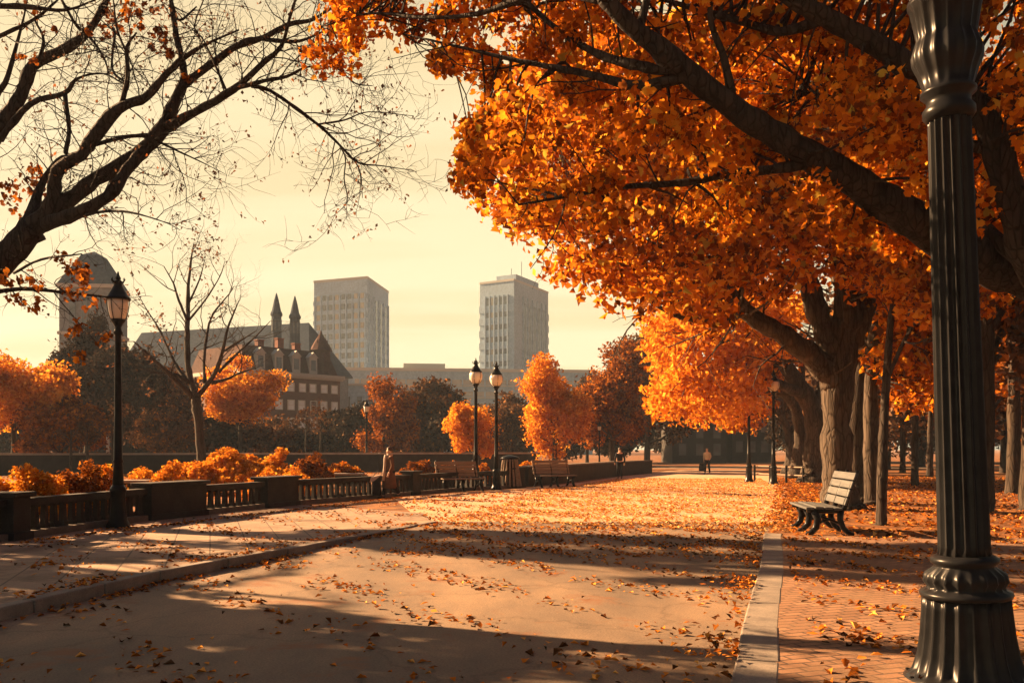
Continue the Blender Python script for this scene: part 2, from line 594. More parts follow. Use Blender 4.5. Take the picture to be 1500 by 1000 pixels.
M['hair'] = mat_plain('brown_hair', (0.05, 0.03, 0.02), rough=0.6)
M['leather'] = mat_plain('black_leather', (0.015, 0.015, 0.017), rough=0.45)


# ------------------------------------------------------------------ helpers: leaves
_a = [(0.0, 0.0), (0.28, 0.10), (0.50, 0.42), (0.24, 0.46), (0.30, 0.80), (0.0, 1.0), (-0.30, 0.80), (-0.24, 0.46), (-0.50, 0.42), (-0.28, 0.10)]
MAPLE_V = np.array([(0.0, 0.42, 0.0)] + [(x, y, 0.16 * abs(x) * 2 - 0.10 * y * y) for x, y in _a])
MAPLE_F = np.array([(0, 1 + i, 1 + (i + 1) % 10) for i in range(10)])
OVAL_V = np.array([(0, 0, 0), (0.30, 0.45, 0.12), (0, 1.0, -0.10), (-0.30, 0.45, 0.12)])
OVAL_F = np.array([(0, 1, 2), (0, 2, 3)])


def rand_rot(n, rng, flat=0.0, droop=0.0):
    """n rotation matrices; flat near 1 keeps the blades near horizontal, droop tips the leaf tip downwards"""
    t = rng.normal(size=(n, 3))                         # leaf axis
    t[:, 2] = t[:, 2] * (1 - flat) - droop
    t /= np.linalg.norm(t, axis=1)[:, None] + 1e-9
    nn = rng.normal(size=(n, 3))
    nn[:, 2] += flat * 8
    nn -= t * np.sum(nn * t, axis=1)[:, None]
    nn /= np.linalg.norm(nn, axis=1)[:, None] + 1e-9
    s = np.cross(t, nn)
    return np.stack([s, t, nn], axis=2)                 # columns: x side, y axis, z normal


def leaf_mesh(name, centers, sizes, rng, maple=False, flat=0.0, droop=0.3):
    V0, F0 = (MAPLE_V, MAPLE_F) if maple else (OVAL_V, OVAL_F)
    n = len(centers)
    R = rand_rot(n, rng, flat, droop)
    k = len(V0)
    cv = V0 - np.array([0, 0.5, 0])
    asp = rng.uniform(0.75, 1.25, size=(n, 1))
    loc = np.repeat(cv[None], n, axis=0)
    loc[:, :, 0] *= asp
    loc[:, :, 2] *= rng.uniform(0.2, 2.6, size=(n, 1))
    loc[:, :, 0] += 0.35 * rng.normal(size=(n, 1)) * loc[:, :, 1] ** 2
    v = np.einsum('nij,nkj->nki', R, loc) * sizes[:, None, None] + centers[:, None, :]
    f = (F0[None] + (np.arange(n) * k)[:, None, None]).reshape(-1, 3)
    return fast_mesh(name, v.reshape(-1, 3), f)


def clump_points(clumps, per, rng, squash=0.8):
    """clumps: list of (centre, radius); points spread through each, denser towards the shell"""
    out = []
    for c, r in clumps:
        k = max(3, int(per * rng.uniform(0.6, 1.4)))
        d = rng.normal(size=(k, 3))
        d /= np.linalg.norm(d, axis=1)[:, None]
        rr = r * rng.uniform(0.1, 1.0, size=(k, 1)) ** 0.5
        p = d * rr
        p[:, 2] *= squash
        out.append(p + np.asarray(c)[None])
    return np.concatenate(out)


def leaves(name, clumps, per, size, mat, parent, rng, maple=False, flat=0.0, droop=0.3, squash=0.8, base=None):
    pts = clump_points(clumps, per, rng, squash)
    sz = size * rng.uniform(0.6, 1.35, size=len(pts))
    if base is not None:
        pts = pts - np.asarray(base)[None]
    me = leaf_mesh(name, pts, sz, rng, maple, flat, droop)
    return link_mesh(name, me, mat, parent)


def bend(a, b, rng, amt=0.12, n=5, sag=0.0):
    """a crooked line of n+1 points from a to b"""
    a, b = np.asarray(a, float), np.asarray(b, float)
    L = np.linalg.norm(b - a)
    pts = []
    off = rng.normal(size=3) * amt * L
    for i in range(n + 1):
        t = i / n
        p = a * (1 - t) + b * t + off * math.sin(PI * t) + rng.normal(size=3) * amt * 0.25 * L * (0 < i < n)
        p = p + np.array([0, 0, sag * L * math.sin(PI * t)])
        pts.append(p)
    return pts


def smooth_line(pts, sub=4):
    """Catmull-Rom through the points; pts rows may carry a radius as 4th value"""
    P_ = [np.asarray(p, float) for p in pts]
    P_ = [2 * P_[0] - P_[1]] + P_ + [2 * P_[-1] - P_[-2]]
    out = []
    for i in range(1, len(P_) - 2):
        p0, p1, p2, p3 = P_[i - 1:i + 3]
        for k in range(sub):
            t = k / sub
            out.append(0.5 * ((2 * p1) + (-p0 + p2) * t + (2 * p0 - 5 * p1 + 4 * p2 - p3) * t * t + (-p0 + 3 * p1 - 3 * p2 + p3) * t ** 3))
    out.append(P_[-2])
    return out


def add_limb(mb, rows, n=8, sub=4, rough=0.0, rng=RNG):
    """rows: (x,y,z,r)"""
    s = smooth_line(rows, sub)
    pts = [q[:3] for q in s]
    if rough:
        pts = [p + rng.normal(size=3) * rough * max(0.004, q[3]) for p, q in zip(pts, s)]
    rr = [max(0.002, q[3] * (1 + (0.07 * rng.normal() if rough else 0))) for q in s]
    mb.tube(pts, rr, n)
    return pts, rr


def px_rows(rows):
    """(px, py, depth, radius in metres) -> (x, y, z, r)"""
    return [np.append(P(a, b, d), r) for a, b, d, r in rows]


def grow(mb, start, direction, length, r, level, rng, spread=0.6, up=0.1, n=5, kids=(3, 5), tips=None, shrink=0.62, crook=0.16):
    """a recursive branch"""
    d = np.asarray(direction, float)
    d /= np.linalg.norm(d)
    seg = 6 if level > 1 else 4
    pts, p = [np.asarray(start, float)], np.asarray(start, float)
    dirs = [d]
    for i in range(seg):
        d = d + rng.normal(size=3) * crook + np.array([0, 0, up])
        d /= np.linalg.norm(d)
        p = p + d * length / seg
        pts.append(p)
        dirs.append(d)
    rr = [r * (1 - 0.62 * i / seg) for i in range(seg + 1)]
    mb.tube(pts, rr, n if level > 1 else 3, cap=False)
    if level <= 0:
        if tips is not None:
            tips.append(pts[-1])
        return
    k = rng.integers(kids[0], kids[1] + 1)
    for j in range(k):
        t = (j + 0.6 + rng.uniform(-0.3, 0.3)) / k
        i = min(seg, max(1, int(round(t * seg))))
        side = rng.normal(size=3)
        side -= dirs[i] * np.dot(side, dirs[i])
        side /= np.linalg.norm(side) + 1e-9
        nd = dirs[i] * (1 - 0.35 * spread) + side * spread * rng.uniform(0.6, 1.3)
        grow(mb, pts[i], nd, length * shrink * rng.uniform(0.7, 1.15), max(0.003, rr[i] * 0.62), level - 1, rng, spread, up, n, kids, tips, shrink, crook)


def ellipsoid_clumps(c, r, n, cr, rng, shell=0.45, keep=None):
    """clumps through a crown made of a few uneven boughs (lobes)"""
    out = []
    c, r = np.asarray(c, float), np.asarray(r, float)
    lobes = [(c, 0.62)]
    for _ in range(12):
        d = rng.normal(size=3)
        d /= np.linalg.norm(d)
        s = rng.uniform(0.24, 0.46)
        lobes.append((c + d * r * (1.10 - s) * rng.uniform(0.8, 1.25), s))
    w = np.array([s ** 2 for _, s in lobes])
    w /= w.sum()
    while len(out) < n:
        lc, s = lobes[rng.choice(len(lobes), p=w)]
        d = rng.normal(size=3)
        d /= np.linalg.norm(d)
        p = lc + d * r * s * rng.uniform(shell, 1.0)
        if p[2] < 0.15 * cr or (keep and not keep(p)):
            continue
        out.append((p, cr * rng.uniform(0.55, 1.25)))
    return out


def ellipsoid_clumps_plain(c, r, n, cr, rng, shell=0.45, keep=None):
    out = []
    while len(out) < n:
        d = rng.normal(size=3)
        d /= np.linalg.norm(d)
        t = rng.uniform(shell, 1.0)
        wob = 1 + 0.16 * math.sin(3.1 * d[0] + 5 * d[2] + c[0]) + 0.12 * math.sin(7 * d[0] - 4 * d[1] + c[1])
        p = np.asarray(c) + d * np.asarray(r) * t * wob
        if keep and not keep(p):
            continue
        out.append((p, cr * rng.uniform(0.6, 1.35)))
    return out


def crown_tree(name, label, base, top, trunk_r, crown, n_clumps, per, leaf, lmat, bmat, seed, group=None, cr=None, maple=False, lean=(0, 0), fork=0.4, squash=0.8, shell=0.35, flat=0.0, limbs=22, cat='tree'):
    """base (x,y,z), top height, crown = (centre offset xyz, radii)"""
    rng = np.random.default_rng(seed)
    base = np.asarray(base, float)
    t = thing(name, label, cat, base, 0, group)
    cc = np.asarray(crown[0], float)
    R = np.asarray(crown[1], float)
    mb = MB()
    tip = np.array([cc[0] + lean[0], cc[1] + lean[1], top])
    rows = [np.array([0, 0, -0.1, trunk_r * 1.55]), np.array([0, 0, trunk_r * 1.2, trunk_r * 1.08]), np.append(tip * 0.3 * np.array([0.6, 0.6, 1]) + rng.normal(size=3) * 0.1 * trunk_r, trunk_r * 0.9),
            np.append(tip * 0.6 * np.array([0.8, 0.8, 1]), trunk_r * 0.6), np.append(tip, trunk_r * 0.12)]
    tp, tr = add_limb(mb, rows, 9, 5, 0.03, rng)
    cl = ellipsoid_clumps(cc, R, n_clumps, cr or min(R) * 0.3, rng, shell)
    for i in rng.choice(len(cl), size=min(limbs, len(cl)), replace=False):
        c, r = cl[i]
        h = max(fork * top, min(0.9 * top, c[2] - 0.5 * np.linalg.norm(c[:2] - tip[:2])))
        k = int(np.argmin([abs(p[2] - h * 0.85) for p in tp]))
        ln = bend(tp[k], c, rng, 0.08, 6, 0.05)
        mb.tube(ln, [tr[k] * 0.5 * (1 - 0.85 * q / 6) + 0.006 for q in range(7)], 5, cap=False)
    mb.build('trunk', bmat, t, smooth=True)
    leaves('crown', cl, per, leaf, lmat, t, rng, maple, flat=flat, squash=squash)
    return t


# ================================================================== SETTING
# kerb lines (x, y) on the ground; the road lies 0.12 m lower and rises to meet the promenade
L_K = [(-9.0, -14.0), (-6.9, 2.0)] + [tuple(G(a, b)[:2]) for a, b in ((0, 891), (260, 832), (380, 812), (560, 779), (642, 764))]
R_K = [(-4.6, -14.0), (0.15, 2.0), tuple(G(1078, 1000)[:2]), tuple(G(1095, 900)[:2]), tuple(G(1117, 830)[:2]), (4.85, 17.0), (5.9, 20.0)]


def strip_interp(line, ys):
    a = np.array(line)
    return np.interp(ys, a[:, 1], a[:, 0])


ys = np.concatenate([np.linspace(-14, 8, 12), np.linspace(8.5, 20.2, 28)])
lx, rx = strip_interp(L_K, ys), strip_interp(R_K, ys)


def road_z(y):
    t = min(1, max(0, (y - 12.5) / 7.0))
    return -0.12 * (1 - t * t * (3 - 2 * t)) - 0.004


mb = MB()
for i in range(len(ys) - 1):
    for k in range(6):
        a, b = k / 6, (k + 1) / 6
        q = []
        for yy, l, r, tt in ((ys[i], lx[i], rx[i], a), (ys[i], lx[i], rx[i], b), (ys[i + 1], lx[i + 1], rx[i + 1], b), (ys[i + 1], lx[i + 1], rx[i + 1], a)):
            q.append((l + (r - l) * tt, yy, road_z(yy)))
        mb.add(q, [(0, 1, 2, 3)])
tag(mb.build('road', M['road']), kind='structure')

# the ground: one sheet to the horizon with the road bed cut out
mb = MB()
FAR = 2500.0
for i in range(len(ys) - 1):
    mb.add([(-FAR, ys[i], 0), (lx[i], ys[i], 0), (lx[i + 1], ys[i + 1], 0), (-FAR, ys[i + 1], 0)], [(0, 1, 2, 3)])
    mb.add([(rx[i], ys[i], 0), (FAR, ys[i], 0), (FAR, ys[i + 1], 0), (rx[i + 1], ys[i + 1], 0)], [(0, 1, 2, 3)])
mb.add([(-FAR, ys[-1], 0), (lx[-1], ys[-1], 0), (rx[-1], ys[-1], 0), (FAR, ys[-1], 0), (FAR, FAR, 0), (-FAR, FAR, 0)], [(0, 1, 2, 3, 4, 5)])
mb.add([(-FAR, -FAR, 0), (FAR, -FAR, 0), (FAR, ys[0], 0), (-FAR, ys[0], 0)], [(0, 1, 2, 3)])
tag(mb.build('ground', M['ground']), kind='structure')

# kerbs: granite blocks laid end to end, each a little different
rng = np.random.default_rng(3)


def kerb(name, line, side, width, up, y0, y1):
    m = MB()
    y = y0
    a = np.array(line)
    while y < y1:
        L = rng.uniform(1.0, 1.5)
        ye = min(y1, y + L)
        xa, xb = np.interp([y + 0.012, ye - 0.012], a[:, 1], a[:, 0])
        d = np.array([xb - xa, ye - y])
        ang = math.atan2(d[1], d[0])
        nrm = np.array([-d[1], d[0]]) / np.linalg.norm(d) * side
        c = np.array([(xa + xb) / 2, (y + ye) / 2]) + nrm * (width / 2 - 0.03)
        top = up + rng.uniform(-0.006, 0.006)
        m.box((c[0], c[1], (top - 0.25) / 2), (np.linalg.norm(d) - 0.01, width, top + 0.25), ang + rng.normal() * 0.004)
        y = ye
    o = m.build(name, M['kerb'])
    bevel(o, 0.018, 2)
    return tag(o, kind='structure')


kerb('kerb', L_K, 1, 0.17, 0.022, -6, 20.2)
kerb('kerb', R_K, -1, 0.33, 0.012, -6, 17.4)

# where the balustrade runs
BAL = [(-13.2, 6.0), tuple(G(0, 793)[:2]), tuple(G(172, 766.5)[:2]), tuple(G(430, 739)[:2]), tuple(G(565, 728)[:2]), tuple(G(665, 719)[:2]), tuple(G(742, 715)[:2]), (2.6, 44.0), (6.0, 54.0), tuple(G(950, 693)[:2])]


def poly_sheet(name, poly, z, mat):
    m = MB()
    m.add([(p[0], p[1], z) for p in poly], [tuple(range(len(poly)))])
    return tag(m.build(name, mat), kind='structure')


# left pavement between kerb and balustrade
lo = [(x - 0.14, y) for x, y in L_K[1:]]
poly_sheet('sidewalk', [(-15, 2.0)] + lo[0:] + [(-2.3, 23.0)] + [(b[0] + 0.1, b[1]) for b in BAL[3:0:-1]] + [(-13.6, 6.0)], 0.008, M['sidewalk'])
# right brick walk
ro = [(x + 0.28, y) for x, y in R_K[1:6]]
poly_sheet('brick_pavement', [ro[0], (12.5, 2.0), (14.5, 15.8), (8.5, 16.6)] + [ro[-1]] + ro[-2:0:-1], 0.006, M['brick_walk'])
# the promenade beyond, pale dusty gravel
poly_sheet('promenade_path', [(-1.8, 20.25), (5.9, 20.05), (8.2, 27.0), (11.2, 36.0), (16.8, 58.0), (19, 72.0), (13.5, 72.0), (7.2, 56.0), (3.4, 44.2), (0.3, 37.4), (-1.9, 33.5), (-4.1, 30.6), (-2.6, 23.0)], 0.004, M['path'])
# a crossing street far off, grey
poly_sheet('street', [(-60, 74), (60, 78), (60, 88), (-60, 86)], 0.005, M['road'])

# ================================================================== BUILDINGS
class Frame:
    """a facade frame: x along the wall, y into the building, z up"""

    def __init__(self, a, b):
        self.a = np.array(a, float)
        d = np.array(b, float) - self.a
        self.L = float(np.linalg.norm(d))
        self.rz = math.atan2(d[1], d[0])


# ---- red brick house with a mansard roof
def brick_house():
    a = np.array([(352 - 750) / F * 118.5, 118.5])
    b = np.array([(498 - 750) / F * 131, 131.0])
    fr = Frame(a, b)
    L, H, D = fr.L, 11.9, 14.0
    t = thing('brick_house', 'dark red brick house with rows of small pale windows under a grey cornice and mansard', 'house', (a[0], a[1], 0), fr.rz)
    m = MB()
    m.box((L / 2, D / 2, H / 2), (L, D, H))
    m.build('wall', M['brick_red'], t)
    m = MB()
    m.box((L / 2, D / 2 - 0.2, H + 0.25), (L + 0.9, D + 0.9, 0.5))
    m.box((L / 2, D / 2 - 0.2, H - 0.12), (L + 0.5, D + 0.5, 0.24))
    m.build('cornice', M['grey_trim'], t)
    m = MB()
    z0, z1 = H + 0.5, H + 4.0
    for i in range(1):
        V = [(0.2, 0.2, z0), (L - 0.2, 0.2, z0), (L - 0.2, D - 0.2, z0), (0.2, D - 0.2, z0), (1.2, 1.4, z1), (L - 1.2, 1.4, z1), (L - 1.2, D - 1.4, z1), (1.2, D - 1.4, z1)]
        m.add(V, [(4, 5, 6, 7), (0, 1, 5, 4), (1, 2, 6, 5), (2, 3, 7, 6), (3, 0, 4, 7)])
    roof = m.build('roof', M['mansard'], t)
    rng_ = np.random.default_rng(12)
    for x in (L - 4.6, L - 7.5, L - 10.8):
        c = MB()
        hh = rng_.uniform(1.0, 1.7)
        c.box((x, 4.4, z1 + hh / 2), (1.0, 0.8, hh))
        c.box((x, 4.4, z1 + hh + 0.07), (1.2, 1.0, 0.14))
        c.build('chimney', M['brick_red'], roof)
    # corner turret with a ragged pointed roof
    m = MB()
    m.lathe([(1.35, H + 0.5), (1.35, H + 4.1), (1.7, H + 4.2), (1.5, H + 4.5), (0.9, H + 5.6), (0.25, H + 6.6), (0.05, H + 7.2)], (L - 2.3, 1.5, 0), 10)
    for dx in (-0.9, 0.9):
        m.box((L - 2.3 + dx, 1.2, H + 5.0), (0.3, 0.3, 1.6), 0, 0.3)
    m.build('turret', M['mansard'], t)
    def window(x, z, w, h, pale=True):
        f = MB()
        fw = 0.10
        y = -0.06
        f.box((x - w / 2 - fw / 2, y, z), (fw, 0.16, h + 2 * fw))
        f.box((x + w / 2 + fw / 2, y, z), (fw, 0.16, h + 2 * fw))
        f.box((x, y, z + h / 2 + fw / 2), (w, 0.16, fw))
        f.box((x, y - 0.03, z - h / 2 - fw / 2), (w, 0.24, fw))
        f.box((x, y + 0.02, z), (w, 0.07, 0.06))
        o = f.build('window', M['white_trim'], t)
        p = MB()
        p.box((x, -0.015, z), (w, 0.05, h))
        p.build('pane', M['pane_pale'] if pale else M['pane'], o)
    n = 15
    for k in range(n):
        x = L - 1.0 - k * 1.92
        if x < 1:
            break
        for j, z in enumerate((10.4, 7.9, 5.4, 2.9)):
            window(x + rng_.uniform(-0.1, 0.1), z, 0.95, 1.25 if j else 1.05, rng_.random() < 0.8)
    # dormers in the mansard, pale fronts
    for k in range(4):
        x = L - 4.6 - k * 2.9
        d = MB()
        d.box((x, 1.2, H + 1.75), (1.35, 2.0, 2.3))
        d.add([(x - 0.85, 0.1, H + 2.9), (x + 0.85, 0.1, H + 2.9), (x, 0.1, H + 3.7), (x - 0.85, 2.6, H + 2.9), (x + 0.85, 2.6, H + 2.9), (x, 2.6, H + 3.7)], [(0, 1, 2), (0, 2, 5, 3), (1, 4, 5, 2), (3, 5, 4), (0, 3, 4, 1)])
        o = d.build('dormer', M['grey_trim'], t)
        p = MB()
        p.box((x, 0.18, H + 1.8), (0.8, 0.06, 1.5))
        p.build('pane', M['pane'], o)
    # street door
    d = MB()
    d.box((L - 9.6, -0.08, 0.75), (1.3, 0.2, 1.5))
    d.build('door', M['mansard'], t)


brick_house()


# ---- church with long slate roof and two pinnacles
def church():
    a = np.array([(170 - 750) / F * 196, 196.0])
    b = np.array([(452 - 750) / F * 178, 178.0])
    fr = Frame(a, b)
    L, D, He, Hr = fr.L, 15.0, 17.0, 28.3
    t = thing('church', 'grey stone church with long slate roof and two pointed pinnacles', 'church', (a[0], a[1], 0), fr.rz)
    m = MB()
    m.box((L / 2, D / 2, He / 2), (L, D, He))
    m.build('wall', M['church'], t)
    m = MB()
    ov = 0.7
    V = [(-ov, -ov, He), (L + ov, -ov, He), (L + ov, D + ov, He), (-ov, D + ov, He), (0, D / 2, Hr), (L - 5, D / 2, Hr),
         (-ov, -ov, He + 0.3), (L + ov, -ov, He + 0.3), (L + ov, D + ov, He + 0.3), (-ov, D + ov, He + 0.3)]
    m.add(V, [(0, 3, 2, 1), (0, 1, 7, 6), (1, 2, 8, 7), (2, 3, 9, 8), (3, 0, 6, 9), (6, 7, 5, 4), (7, 8, 5), (8, 9, 4, 5), (9, 6, 4)])
    m.build('roof', M['slate'], t)
    m = MB()
    m.add([(L - 32, -7, 11.5), (L - 8, -7, 11.5), (L - 8, 0.5, 16.5), (L - 32, 0.5, 16.5), (L - 32, -7, 11.2), (L - 8, -7, 11.2), (L - 8, 0.5, 11.2), (L - 32, 0.5, 11.2)],
          [(0, 1, 2, 3), (4, 7, 6, 5), (0, 4, 5, 1), (1, 5, 6, 2), (3, 7, 4, 0), (2, 6, 7, 3)])
    m.box((L - 20, -3.2, 5.6), (23.6, 7.2, 11.2))
    m.build('aisle', M['slate'], t)
    for px, top, s in ((405, 429, 1.0), (432, 433, 0.95)):
        d = 172.5
        c = P(px, HOR, d)[:2] - a
        ca, sa = math.cos(-fr.rz), math.sin(-fr.rz)
        x, y = c[0] * ca - c[1] * sa, c[0] * sa + c[1] * ca
        zt = EYE + (HOR - top) / F * d
        m = MB()
        m.lathe([(2.9, 0), (2.7, 12), (2.0, 15.5), (1.25, 19.5), (0.98, 23), (0.95, zt - 4.6), (1.15, zt - 4.4), (1.15, zt - 4.0), (0.86, zt - 3.4), (0.45, zt - 1.4), (0.12, zt - 0.2), (0.03, zt)], (x, y, 0), 8)
        p = m.build('pinnacle', M['slate'], t)
        w = MB()
        for ang in range(8):
            an = PI / 8 + ang * PI / 4
            w.box((x + 0.9 * math.cos(an), y + 0.9 * math.sin(an), zt - 6.3), (0.2, 0.34, 2.2), an)
        w.build('louvre', M['pane'], p)
    for k in range(7):
        x = L - 31 + k * 3.9
        w = MB()
        V = [(x - 0.7, -6.88, 4), (x + 0.7, -6.88, 4), (x + 0.7, -6.88, 8), (x, -6.88, 9.3), (x - 0.7, -6.88, 8)]
        V += [(p[0], -6.7, p[2]) for p in V]
        w.add(V, [(0, 1, 2, 3, 4), (5, 9, 8, 7, 6)] + [(i, 5 + i, 5 + (i + 1) % 5, (i + 1) % 5) for i in range(5)])
        w.build('window', M['pane'], t)


church()


# ---- square stone bell tower on the left
def bell_tower():
    d = 150.0
    c = P(121, HOR, d)
    W = 8.4
    t = thing('bell_tower', 'square grey stone tower with pyramid roof behind the bare branches', 'tower', (c[0], d + W / 2, 0), 0.10)
    He, Ha = 29.0, 36.0
    m = MB()
    m.box((0, 0, He / 2), (W, W, He))
    m.build('wall', M['church'], t)
    m = MB()
    m.box((0, 0, He + 0.3), (W + 0.8, W + 0.8, 0.6))
    m.build('string_course', M['grey_trim'], t)
    m = MB()
    m.box((0, 0, 21.3), (W + 0.5, W + 0.5, 0.5))
    m.build('string_course', M['grey_trim'], t)
    m = MB()
    w = W / 2 + 0.3
    m.add([(-w, -w, He + 0.6), (w, -w, He + 0.6), (w, w, He + 0.6), (-w, w, He + 0.6), (-1.6, -1.6, Ha - 0.9), (1.6, -1.6, Ha - 0.9), (1.6, 1.6, Ha - 0.9), (-1.6, 1.6, Ha - 0.9), (0, 0, Ha)],
          [(0, 1, 5, 4), (1, 2, 6, 5), (2, 3, 7, 6), (3, 0, 4, 7), (4, 5, 8), (5, 6, 8), (6, 7, 8), (7, 4, 8), (3, 2, 1, 0)])
    m.build('roof', M['slate'], t)
    for x in (-2, 0, 2):
        m = MB()
        m.box((x, -W / 2 - 0.02, 25.2), (1.0, 0.3, 4.6))
        m.build('belfry_opening', M['pane'], t)
    for z in (8, 13, 18):
        m = MB()
        m.box((0, -W / 2 - 0.02, z), (1.2, 0.3, 2.2))
        m.build('window', M['pane'], t)


bell_tower()


# ---- the two slab towers
def slab_tower(px0, pxc, px1, top, d, label, wall, strips_front, strips_side, roof_box, kind):
    A, B, D_ = P(px0, HOR, d), P(pxc, HOR, d - 9), P(px1, HOR, d + 22)
    H = EYE + (HOR - top) / F * (d - 9)
    a, b, e = A[:2], B[:2], D_[:2]
    back = a + (e - b)
    t = thing('tower_block', label, 'tower', (b[0], b[1], 0))
    loc = lambda p: (p[0] - b[0], p[1] - b[1])
    m = MB()
    m.prism([loc(a), loc(b), loc(e), loc(back)], 0, H)
    m.build('wall', wall, t)
    cen = (a + b + e + back) / 4
    m = MB()
    sc_ = lambda p, s: loc(cen + (p - cen) * s)
    m.prism([sc_(a, 1.012), sc_(b, 1.012), sc_(e, 1.012), sc_(back, 1.012)], H - 0.01, H + 0.9)
    m.build('parapet', M['grey_trim'], t)
    if roof_box:
        m = MB()
        f = roof_box
        p = lambda u, v: loc(b + (a - b) * u + (e - b) * v)
        m.prism([p(f[0], f[2]), p(f[1], f[2]), p(f[1], f[3]), p(f[0], f[3])][::-1], H + 0.9, H + f[4])
        m.build('plant_room', M['tower_b'], t)
        for u, h_ in ((0.2, 7.5), (0.5, 5.2)):
            q = p(u, 0.4)
            m = MB()
            m.tube([(q[0], q[1], H + f[4]), (q[0], q[1], H + f[4] + h_)], 0.12, 5)
            m.build('aerial', M['iron'], t)
    rng_ = np.random.default_rng(int(px0))

    def wall_items(p0, p1, n, rows, mat_a, mat_b, w_frac):
        dv = p1 - p0
        Lw = np.linalg.norm(dv)
        u = dv / Lw
        nrm = np.array([u[1], -u[0]])
        if np.dot(nrm, -p0) < 0:
            nrm = -nrm
        ang = math.atan2(u[1], u[0])
        for k in range(n):
            c = p0 + u * Lw * (k + 0.75) / (n + 0.5) - b
            w = Lw / (n + 0.5) * w_frac
            m_ = MB()
            for (z0, z1) in rows:
                m_.box((c[0] + nrm[0] * 0.02, c[1] + nrm[1] * 0.02, (z0 + z1) / 2), (w, 0.5, z1 - z0), ang)
            m_.build('window_strip', mat_a if rng_.random() < 0.6 else mat_b, t)
        for k in range(n + 1):
            c = p0 + u * Lw * (k + 0.25) / (n + 0.5) - b
            m_ = MB()
            m_.box((c[0] + nrm[0] * 0.25, c[1] + nrm[1] * 0.25, H / 2 - 3), (0.5, 0.9, H - 5.0), ang)
            m_.build('pier', wall, t)

    if kind == 'strips':
        wall_items(a, b, strips_front, [(H - 58, H - 5.2)], M['pane_warm'], M['pane'], 0.52)
        wall_items(b, e, strips_side, [(H - 58, H - 6.5)], M['tower_b'], M['pane'], 0.30)
        floors = [H - 8.0 - k * 3.7 for k in range(14)]
    else:
        wall_items(a + (b - a) * 0.14, a + (b - a) * 0.86, strips_front, [(H - 58, H - 6.2)], M['pane'], M['pane_warm'], 0.55)
        wall_items(b + (e - b) * 0.2, b + (e - b) * 0.95, strips_side, [(H - 58, H - 8.2)], M['pane'], M['pane'], 0.4)
        floors = [H - 11.0 - k * 5.2 for k in range(10)]
    for z in floors:
        m = MB()
        m.prism([sc_(a, 1.022), sc_(b, 1.022), sc_(e, 1.022), sc_(back, 1.022)], z - (0.8 if kind == 'strips' else 1.5), z + (0.8 if kind == 'strips' else 1.5))
        m.build('floor_band', wall, t)


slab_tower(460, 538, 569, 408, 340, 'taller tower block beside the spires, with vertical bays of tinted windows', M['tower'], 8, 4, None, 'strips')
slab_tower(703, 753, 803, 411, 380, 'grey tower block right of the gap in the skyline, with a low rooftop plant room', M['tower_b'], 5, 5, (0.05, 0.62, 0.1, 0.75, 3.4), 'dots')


# ---- long low hospital block
def low_block():
    a, b, d = P(497, HOR, 290)[:2], P(868, HOR, 300)[:2], 290
    fr = Frame(a, b)
    L, H = fr.L, 27.5
    t = thing('office_block', 'long low grey block with thin horizontal window bands below the towers', 'building', (a[0], a[1], 0), fr.rz)
    m = MB()
    m.box((L / 2, 13, H / 2), (L, 26, H))
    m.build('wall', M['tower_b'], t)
    m = MB()
    m.box((L / 2, 13, H + 0.5), (L + 0.8, 26.8, 1.0))
    m.box((L * 0.33, 12, H + 2.1), (14, 10, 2.2))
    m.build('roof', M['grey_trim'], t)
    for z in (4.5, 8.4, 12.3, 16.2, 20.1, 24.0):
        m = MB()
        m.box((L / 2 + 1, -0.05, z), (L - 8, 0.4, 1.5))
        m.build('window_band', M['pane_warm'], t)
        m = MB()
        m.box((L / 2, -0.25, z - 1.2), (L + 0.4, 0.7, 0.45))
        m.build('sill_band', M['grey_trim'], t)
    for k in range(22):
        m = MB()
        m.box((3 + k * (L - 6) / 21, -0.35, H / 2), (0.5, 0.5, H - 1))
        m.build('mullion', M['tower_b'], t)
    a2 = P(499, HOR, 205)[:2]
    t2 = thing('annex', 'small grey building with a row of narrow windows right of the brick house', 'building', (a2[0], a2[1], 0), 0.1)
    m = MB()
    m.box((7, 5, 8.2), (14, 10, 16.4))
    m.build('wall', M['tower_b'], t2)
    m = MB()
    m.box((7, 5, 16.65), (14.6, 10.6, 0.5))
    m.build('roof', M['grey_trim'], t2)
    for z in (4.5, 8.5, 12.7):
        for k in range(5):
            m = MB()
            m.box((1.6 + k * 2.7, -0.04, z), (1.1, 0.3, 2.3))
            m.build('window', M['pane'], t2)


low_block()

